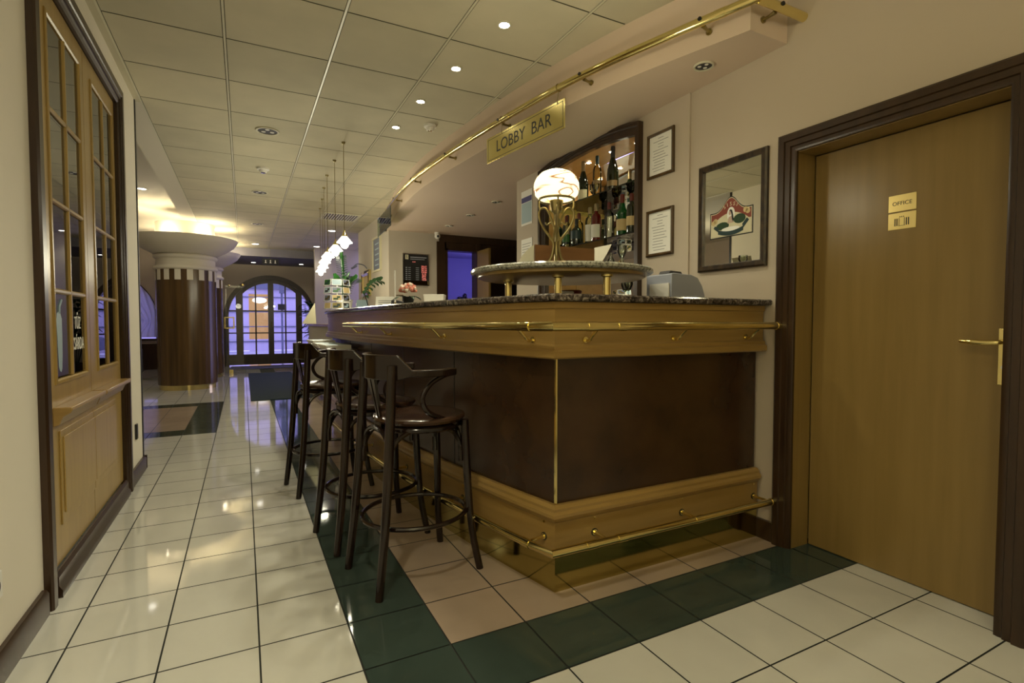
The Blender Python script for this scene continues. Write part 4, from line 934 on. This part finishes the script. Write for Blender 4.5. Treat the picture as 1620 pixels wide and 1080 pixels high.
# ================================================================ COLUMNS
for k, (x, y, l) in enumerate(((-.865, 10.60, 'nearest round wood-clad column with white crenellated collar and bowl top'), (-.83, 12.55, 'second round wood-clad column partly hidden behind the first'), )):
    t = thing('column', l, 'column', (x, y, 0), 'wood-clad lobby columns')
    c = (x, y, 0)
    MB().lathe([(.0, 0), (.425, 0), (.425, .085), (0, .085)], c, 48).build('brass_base', 'brass', t)
    mb = MB(); n = 96; R = []
    for z in (.085, .10, 2.02): R.append([Vector((x+(.445-.006*(abs((i % 12)-0) < 1))*math.cos(2*PI*i/n), y+(.445-.006*(abs((i % 12)) < 1))*math.sin(2*PI*i/n), z)) for i in range(n)])
    mb.rings(R); mb.build('shaft', 'walnut_column', t)
    mb = MB()
    for i in range(16):
        a0 = 2*PI*(i+.25)/16; pts = [(x+.452*math.cos(a0+.5*2*PI/16*j/4), y+.452*math.sin(a0+.5*2*PI/16*j/4)) for j in range(5)]
        pin = [(x+.440*math.cos(a0+.5*2*PI/16*j/4), y+.440*math.sin(a0+.5*2*PI/16*j/4)) for j in range(5)][::-1]
        mb.prism(pts+pin, 1.845, 2.035)
    mb.build('crenellation', 'white_plaster', t)
    MB().lathe([(0, 2.021), (.455, 2.021), (.475, 2.035), (.480, 2.055), (.472, 2.080), (.445, 2.095), (.440, 2.10), (.440, 2.20), (.455, 2.21), (.475, 2.225), (.480, 2.25), (.465, 2.275), (.44, 2.285), (0, 2.285)], c, 64).build('collar', 'white_plaster', t, sharp=50)
    MB().lathe([(.38, 2.286), (.47, 2.288), (.62, 2.37), (.74, 2.46), (.80, 2.555), (.80, 2.57), (.77, 2.57), (.70, 2.48), (.58, 2.40), (.46, 2.33), (.38, 2.32)], c, 72).build('bowl', 'white_plaster', t, sharp=50)
    MB().lathe([(0, 2.27), (.44, 2.27), (.44, 2.818), (0, 2.818)], c, 48).build('core', 'white_plaster', t)
    for j in range(5):
        a = 2*PI*(j+.35)/5; lamp('POINT', (x+.62*math.cos(a), y+.62*math.sin(a), 2.60), 8, (1, .88, .62), .05, name='column_uplight')
# ================================================================ ENTRANCE
d3 = thing('door_3', 'arched dark wood entrance door with glass panes', 'door', (.65, 15.1, 0)); d3['kind'] = 'structure'
TE = frm((0, 15.2, 0), (1, 0, 0))
R_ = 1.10
def arcz(x, r=R_): return 1.28+math.sqrt(max(r*r-(x-.65)**2, 0))
mb = MB(); pth = [(1.75, 0), (1.75, 1.28)]+[(.65+R_*math.cos(PI*k/32), 1.28+R_*math.sin(PI*k/32)) for k in range(1, 32)]+[(-.45, 1.28), (-.45, 0)]
sweep2(mb, pth, [(.0, -.18), (.0, .02), (.14, .02), (.14, -.0), (.15, -.0), (.15, -.18)] if False else [(0, -.18), (0, .02), (.11, .02), (.11, -.18)], TE)
mb.build('door_frame', 'walnut', d3)
stiles = [(-.19, -.02), (.60, .74), (1.27, 1.41)]
mb = MB()
for a, b in [(-.17, -.01), (.585, .72), (1.27, 1.42)]:
    n = 6
    mb.prism([(a, .03), (b, .03)]+[(b+(a-b)*k/n, arcz(b+(a-b)*k/n, R_-.08)) for k in range(n+1)], -.12, -.04, TE)
mb.build('stile', 'walnut', d3)
mb = MB()
for z0, z1 in ((.03, .30),): mb.box(-.35, 1.65, z0, z1, -.115, -.045, TE)
mb.build('bottom_rail', 'walnut', d3)
# arched heads of the two leaves
for a, b in ((-.01, .585), (.72, 1.27)):
    n = 10; mb = MB(); mb.prism([(a+(b-a)*k/n, arcz(a+(b-a)*k/n, R_-.205)) for k in range(n+1)]+[(b+(a-b)*k/n, arcz(b+(a-b)*k/n, R_-.07)) for k in range(n+1)], -.115, -.045, TE); mb.build('arched_head', 'walnut', d3)
mb = MB()
for x in (.29, 1.01): mb.box(x-.018, x+.018, .3, arcz(x, R_-.2), -.10, -.06, TE)
for z in (.86, 1.44):
    for a, b in ((-.35, -.17), (-.01, .585), (.72, 1.27), (1.42, 1.65)): mb.box(a, b, z-.016, z+.016, -.10, -.06, TE)
mb.build('muntins', 'walnut', d3)
for a, b in ((-.35, -.17), (-.01, .272), (.308, .585), (.72, .992), (1.028, 1.27), (1.42, 1.65)):
    n = 6; mb = MB(); mb.prism([(a, .30), (b, .30)]+[(b+(a-b)*k/n, arcz(b+(a-b)*k/n, R_-.10)) for k in range(n+1)], -.085, -.079, TE); mb.build('glass_pane', 'pane_glass', d3)
mb = MB().tube([TE(.66, 1.02, -.04), TE(.66, 1.02, .0), TE(.66, 1.14, .0), TE(.66, 1.14, -.04)], .010, 8); mb.build('door_handle', 'brass', d3)
# brass hardware of the inner glass door
gd = thing('glass_door', 'open frameless glass door with square brass handle near the second column', 'glass door', (-.20, 13.2, 0))
MB().box(-.36, .0, 13.19, 13.20, .08, 1.96).build('glass_leaf', 'pane_glass', gd)
MB().frame(frm((-.28, 13.185, 1.0), (1, 0, 0)), -.10, .10, 0, .26, [(0, 0), (0, .02), (.025, .02), (.025, 0)]).build('door_handle', 'brass', gd)
mb = MB().blob((-.0, 13.19, 1.97), .04); mb.blob((-.27, 13.19, 1.96), .03); mb.box(-.30, -.22, 13.18, 13.21, 0, .08); mb.build('fittings', 'brass', gd)
ex = thing('exit_sign', 'dark hanging sign with three small pictograms above the entrance', 'sign', (.57, 13.15, 2.46)); 
TX2 = frm((.57, 13.14, 2.46), (1, 0, 0))
MB().box(-.17, .17, 0, .13, -.02, 0, TX2).build('sign_box', 'black', ex)
mb = MB(); 
for x in (-.10, 0, .10): mb.prism(ell(x, .085, .014, .014, 10), .0005, .001, TX2); mb.prism([(x-.022, .03), (x+.022, .03), (x, .075)], .0005, .001, TX2)
mb.build('pictograms', 'white_plastic', ex)
MB().box(-.004, .004, .13, .36, -.014, -.006, TX2).build('hanger', 'chrome', ex)
o = MB().box(.075, .94, 8.36, 12.9, .0003, .010).build('doormat', 'mat_fabric'); tag(o, 'large dark blue-grey doormat lying before the entrance', 'doormat')
o = MB().box(-.30, 1.65, 14.1, 15.05, .0003, .012).build('threshold_mat', 'dark_grey'); tag(o, 'dark mat strip directly inside the entrance door', 'doormat')
# curtained arched window
w1 = thing('window_1', 'arched window behind pale curtains at the far left', 'window', (-2.95, 15.2, .74)); w1['kind'] = 'structure'
mb = MB(); n = 24; mb.prism([(-4.05, .74), (-1.85, .74)]+[(-2.95+1.1*math.cos(PI*k/n), 1.25+1.1*math.sin(PI*k/n)) for k in range(n+1)], -.20, -.194, T2); mb.build('glass_pane', 'pane_glass', w1)
mb = MB(); sweep2(mb, [(-1.85, .74), (-1.85, 1.25)]+[(-2.95+R_*math.cos(PI*k/32), 1.25+R_*math.sin(PI*k/32)) for k in range(1, 32)]+[(-4.05, 1.25), (-4.05, .74)], [(0, -.19), (0, -.12), (.06, -.12), (.06, -.19)], T2); mb.box(-4.1, -1.8, .70, .745, -.19, .06, T2); mb.build('window_frame', 'walnut', w1)
def curtain(side, label):
    mb = MB(); A = []; n = 60; m = 26
    for j in range(m+1):
        f = j/m; z = 2.33-(2.33-.78)*f; row = []
        wide = 1-.55*math.sin(PI*min(f/.85, 1))**1.5 if f < .85 else .55+.3*(f-.85)/.15
        wide = 1-.58*math.exp(-((f-.62)/.25)**2)
        for i in range(n+1):
            g = i/n; x = (-1.88-1.07*wide*g) if side > 0 else (-4.02+1.07*wide*g)
            zz = min(z, aw(x)-.03)
            row.append(Vector((x, 15.14-.03*math.sin(g*42+2*f)-.012*math.sin(g*17+f*5), zz+ (-.20*math.sin(PI*g)*math.sin(PI*f)))))
        A.append(row)
    mb.rings(A, False, False, False); o = mb.build('curtain', 'voile', sharp=180); tag(o, label, 'curtain')
curtain(1, 'pale tied-back voile curtain on the far left arched window'); curtain(-1, 'left hand voile curtain of the arched window, hidden by the wall end')
o = MB().box(-4.9, -1.2, 15.11, 15.19, 0, .62).build('trim_2', 'walnut'); struct(o, 'dark low panelling below the arched window', 'panelling')
ac = thing('armchair', 'dark armchair half hidden behind the left wall end', 'armchair', (-2.35, 12.6, 0))
MB().box(-2.7, -1.95, 12.3, 12.95, .16, .42).build('seat', 'black', ac, bevel=.04); MB().box(-2.7, -1.95, 12.95, 13.1, .16, .82).build('backrest', 'black', ac, bevel=.04)
for x in (-2.78, -1.95): MB().box(x, x+.09, 12.3, 13.08, .10, .60).build('armrest', 'black', ac, bevel=.03)
for x in (-2.72, -1.93):
    for y in (12.36, 13.02): MB().cyl((x, y, 0), (x, y, .16), .02, 10).build('leg', 'walnut', ac)
# plants by the entrance
def bush(x, y, h, label, pot=.16, n=60, name='potted_shrub', spread=.35, z0=0, cat='plant', seed=1, L=.16, w=.06, m='foliage_dark'):
    random.seed(seed); t = thing(name, label, cat, (x, y, z0))
    MB().lathe([(0, 0), (pot*.75, 0), (pot, pot*1.5), (pot*.92, pot*1.5), (pot*.88, pot*1.35), (0, pot*1.35)], (x, y, z0), 24).build('pot', 'walnut', t)
    mb = MB()
    for k in range(7):
        a = k*.9; mb.tube([(x+.02*math.cos(a), y+.02*math.sin(a), z0+pot*1.35), (x+spread*.4*math.cos(a), y+spread*.4*math.sin(a), z0+pot+h*.5), (x+spread*.6*math.cos(a), y+spread*.6*math.sin(a), z0+h*.9)], .006, 6)
    mb.build('stems', 'foliage_dark', t); mb = MB()
    for k in range(n):
        a = random.uniform(0, 2*PI); f = random.uniform(.3, 1); r = spread*f*random.uniform(.1, .65); leaf(mb, (x+r*math.cos(a), y+r*math.sin(a), z0+pot*1.4+(h-pot*1.4)*f*.92), (math.cos(a+random.uniform(-.6, .6)), math.sin(a), random.uniform(-.1, .9)), L*random.uniform(.7, 1.2), w, .4)
    mb.build('leaves', m, t)
bush(1.62, 13.6, 1.75, 'tall dark leafy plant right of the entrance door', .2, 170, spread=.55, L=.24, w=.09, seed=3)
# reception desk behind the bar counter: pale block, papers, plants
rd = thing('reception_desk', 'pale low reception desk beyond the bar counter end', 'desk', (1.3, 8.2, 0))
MB().box(1.00, 1.75, 6.9, 9.6, .08, 1.08).build('desk_body', 'white_plaster', rd); MB().box(.97, 1.80, 6.86, 9.64, 1.08, 1.115).build('desk_top', 'oak_counter', rd); MB().box(1.03, 1.72, 6.95, 9.55, 0, .08).build('plinth', 'walnut', rd)
def zz(x, y, z0, label, seed, H=.62, n=5):
    random.seed(seed); t = thing('potted_plant', label, 'plant', (x, y, z0))
    MB().lathe([(0, 0), (.07, 0), (.09, .14), (.082, .14), (.08, .12), (0, .12)], (x, y, z0), 24).build('pot', 'white_plastic', t)
    st_ = MB(); lv = MB()
    for k in range(n):
        a = 2.3+1.25*k; tip = Vector((x+.13*(.3 if k < 2 else 1)*math.cos(a), y+.13*(.3 if k < 2 else 1)*math.sin(a), z0+.14+H*((1, .92)[k] if k < 2 else random.uniform(.45, .7)))); b = Vector((x, y, z0+.12))
        pts = [b, b.lerp(tip, .5)+Vector((0, 0, .06)), tip]; sp_ = spline(pts, 9); st_.tube(sp_, .006, 6)
        for i, p in enumerate(sp_[4:]):
            for s in (-1, 1):
                d = (sp_[min(i+5, len(sp_)-1)]-sp_[i+3]).normalized(); sd = d.cross(Vector((math.cos(a+.8), math.sin(a+.8), 0))).normalized()*s
                leaf(lv, p, sd+d*.6+Vector((0, 0, .1)), .075, .036, .15)
    st_.build('stems', 'foliage_dark', t); lv.build('leaves', 'foliage', t)
zz(1.02, 6.10, 1.2525, 'tall upright green plant behind the postcard rack', 4, .50, 7)
def orchid(x, y, z0, label):
    t = thing('trailing_plant', label, 'plant', (x, y, z0))
    MB().lathe([(0, 0), (.05, 0), (.06, .10), (.055, .10), (.05, .09), (0, .09)], (x, y, z0), 20).build('pot', 'white_plastic', t)
    P = spline([Vector((x, y, z0+.09)), Vector((x+.03, y-.01, z0+.20)), Vector((x+.10, y-.04, z0+.32)), Vector((x+.20, y-.07, z0+.36))], 6)
    MB().tube(P, .004, 6).build('stem', 'foliage_dark', t); lv = MB()
    for i in range(6, len(P), 2):
        for s in (-1, 1): leaf(lv, P[i], (.25, s*.5, .45*s+.2), .085, .055, .1)
    lv.build('leaves', 'foliage_dark', t)
orchid(1.20, 6.08, 1.2525, 'thin arching stem with round dark leaves beside the golden picture')
pcn = MB().prism([(0, 0), (.22, 0), (.20, .32)], -.003, 0, frm((.80, 8.6, 1.116), (.8885, -.4589, 0))).build('paper_tent', 'cream')
pcn.location.z += 0; tag(pcn, 'pale triangular paper stand left of the postcard rack', 'paper stand')
# pilaster pictures (X = 1.95 face)
TP = frm((1.95, 0, 0), (0, -1, 0))
p1 = thing('tall_picture', 'tall dark blue picture in pale frame high on the pilaster', 'picture', (1.95, 8.52, 1.95))
MB().frame(TP, -8.80, -8.25, 1.96, 2.58-.06, [(0, .0005), (0, .03), (.03, .03), (.03, .0005)]).build('frame', 'cream', p1)
mb = MB().box(-8.78, -8.27, 1.985, 2.50, .0005, .012, TP); mb.build('print', 'steel_blue', p1)
mb = MB()
for k in range(5): mb.box(-8.66, -8.40, 2.40-.085*k, 2.42-.085*k, .0125, .0135, TP)
mb.build('print_lines', 'pale_blue', p1)
p2 = thing('golden_picture', 'small picture in golden frame with picture light above', 'picture', (1.95, 9.35, 1.58))
MB().frame(TP, -9.70, -9.02, 1.60, 2.04, [(0, .0005), (0, .04), (.05, .05), (.09, .03), (.09, .0005)]).build('frame', 'brass', p2)
MB().box(-9.64, -9.08, 1.67, 1.97, .0005, .012, TP).build('print', 'label_tan', p2)
mb = MB().tube([TP(-9.36, 2.08, .0), TP(-9.36, 2.14, .05), TP(-9.36, 2.16, .16), TP(-9.36, 2.12, .22)], .008, 8, smooth=3); mb.cyl(TP(-9.56, 2.10, .22), TP(-9.16, 2.10, .22), .018, 10); mb.build('picture_light', 'steel_blue', p2)
# exchange board (Y = 7.8)
TB = frm((0, 7.8, 0), (1, 0, 0))
eb = thing('exchange_rate_board', 'black exchange rate board with red digits in a steel frame', 'board', (2.36, 7.8, 1.70))
MB().frame(TB, 2.155, 2.565, 1.705, 2.185, [(0, .0005), (0, .03), (.012, .03), (.012, .0005)]).build('frame', 'chrome', eb)
MB().box(2.165, 2.555, 1.715, 2.175, .0005, .016, TB).build('panel', 'black', eb)
MB().box(2.17, 2.55, 1.718, 1.775, .0162, .018, TB).build('footer_strip', 'brass_plate', eb)
mb = MB(); mb.box(2.195, 2.245, 2.095, 2.165, .0162, .018, TB); lg = mb.build('logo', 'cream', eb); MB().text('S', .055, frm(TB(2.22, 2.13, .018), (1, 0, 0)), .0003).build('logo_letter', 'black', lg)
mb = MB(); mb.box(2.275, 2.53, 2.125, 2.138, .0162, .017, TB); mb.box(2.275, 2.50, 2.098, 2.106, .0162, .017, TB)
for k in range(7):
    mb.box(2.20, 2.225, 1.965-.030*k, 1.978-.030*k, .0162, .017, TB); mb.box(2.24, 2.28, 1.968-.030*k, 1.975-.030*k, .0162, .017, TB); mb.box(2.36, 2.41, 1.968-.030*k, 1.976-.030*k, .0162, .017, TB)
mb.build('print', 'grey_plastic', eb)
mb = MB(); rates = ('293,57', '262,10', '361,24', '318,40', '41,25', '38,07', '72,61', '10,58')
for k, t in enumerate(rates): mb.text(t, .032, frm(TB(2.49, 1.995-.029*k, .016), (1, 0, 0)), .0003)
mb.text('12 48', .022, frm(TB(2.33, 2.06, .016), (1, 0, 0)), .0003)
mb.build('digits', 'led_red', eb)
sc = thing('security_camera', 'small white security camera in the ceiling corner by the dark doorway', 'camera', (2.66, 7.66, 2.44))
MB().lathe([(0, .04), (.035, .04), (.04, .074), (0, .074)], (2.66, 7.66, 2.44), 18).build('base', 'white_plastic', sc); MB().blob((2.66, 7.64, 2.455), .045, 16).build('housing', 'white_plastic', sc); MB().cyl((2.655, 7.60, 2.45), (2.65, 7.585, 2.445), .018, 14).build('lens', 'black', sc)
# back doorway leaf ajar, with blue room behind
d4 = thing('door_4', 'narrow oak door leaf ajar at the blue lit back room', 'door', (3.36, 7.9, 0)); d4['kind'] = 'structure'
MB().box(3.365, 3.40, 7.30, 7.735, 0, 2.28).build('door_leaf', 'oak_door', d4); mb = MB(); mb.box(2.835, 2.87, 7.76, 7.94, 0, 2.30); mb.box(2.835, 3.36, 7.76, 7.94, 2.27, 2.299); mb.build('door_lining', 'walnut', d4)
hk = MB().blob((4.19, 10.36, 1.62), (.10, .03, .07), 14); hk.blob((4.10, 10.36, 1.66), (.05, .03, .03), 10); hk.blob((4.22, 10.36, 1.70), (.04, .03, .06), 10); hk = hk.build('coat_hook', 'black'); tag(hk, 'small dark hook shape on the blue wall of the back room', 'hook')
pd_ = MB().box(4.0, 4.4, 7.775, 7.799, .8, 2.1).build('wall_panel', 'stool_wood'); tag(pd_, 'reddish brown panel in the dark recess behind the bar', 'panel')
# back bar worktop beneath the niche
o = MB().box(1.95, 2.405, 2.86, 4.5, 0, .88).build('back_bar_cabinet', 'walnut'); 
tag(o, 'low dark back bar cabinet below the bottle niche', 'cabinet')
# ================================================================ STREET
S_ = lambda o, l, c: struct(tag(o, l, c))
S_(MB().box(-9, 12, 15.46, 23.6, -.14, -.02).build('pavement', 'pavement'), 'pale paving outside the entrance', 'pavement')
fb = thing('building_facade', 'pale building across the street with lit shop window', 'building', (2, 24, 0))
mb = MB(); mb.box(-9, .2, 23.6, 24.2, 0, 9); mb.box(1.0, 12, 23.6, 24.2, 0, 9); mb.box(.2, 1.0, 23.6, 24.2, 2.3, 9); mb.box(.2, 1.0, 23.6, 24.2, -.1, .45); mb.build('wall', 'facade', fb)
mb = MB()
for k in range(14): mb.box(-9, 12, 23.55, 23.60, .35+.6*k, .39+.6*k)
mb.box(-9, 12, 23.45, 23.6, 2.5, 2.75); mb.build('stone_joints', 'steel_blue', fb)
MB().box(.2, 1.0, 24.0, 24.1, .45, 2.3).build('shop_window', 'shop_glow', fb)
mb = MB(); mb.blob((.6, 23.85, 2.05), (.28, .1, .12)); mb.build('shop_lamp', 'shop_lamp', fb)
lp = thing('street_pole', 'dark street pole with small sign outside the right door leaf', 'pole', (1.15, 19.0, -.02))
MB().cyl((1.15, 19.0, -.02), (1.15, 19.0, 2.9), .035, 12).build('pole', 'steel_blue', lp); MB().box(1.02, 1.28, 18.93, 18.96, 1.55, 1.75).build('sign_plate', 'black', lp); MB().box(1.07, 1.23, 18.93, 18.96, 2.1, 2.75).build('flag_sign', 'steel_blue', lp)
c_ = thing('parked_car', 'dark blue parked car seen through the right side pane', 'car', (3.9, 20.5, -.02))
TC = frm((2.6, 20.0, -.02), (1, 0, 0))
MB().prism([(0, .25), (.05, .65), (.7, .82), (1.1, 1.28), (2.4, 1.30), (2.9, .9), (3.5, .8), (3.6, .3)], -1.6, 0, TC).build('body', 'steel_blue', c_, bevel=.06)
mb = MB(); mb.prism([(.82, .84), (1.14, 1.22), (2.36, 1.24), (2.72, .9)], .001, .01, TC); mb.build('windows', 'black', c_)
for x in (.7, 2.85):
    for d in (0, -1.35): MB().cyl(TC(x, .31, d-.15), TC(x, .31, d+.03), .31, 24).build('wheel', 'black', c_)
o = MB().box(-9, 12, 23.6, 23.7, 0, 0.01) if False else None
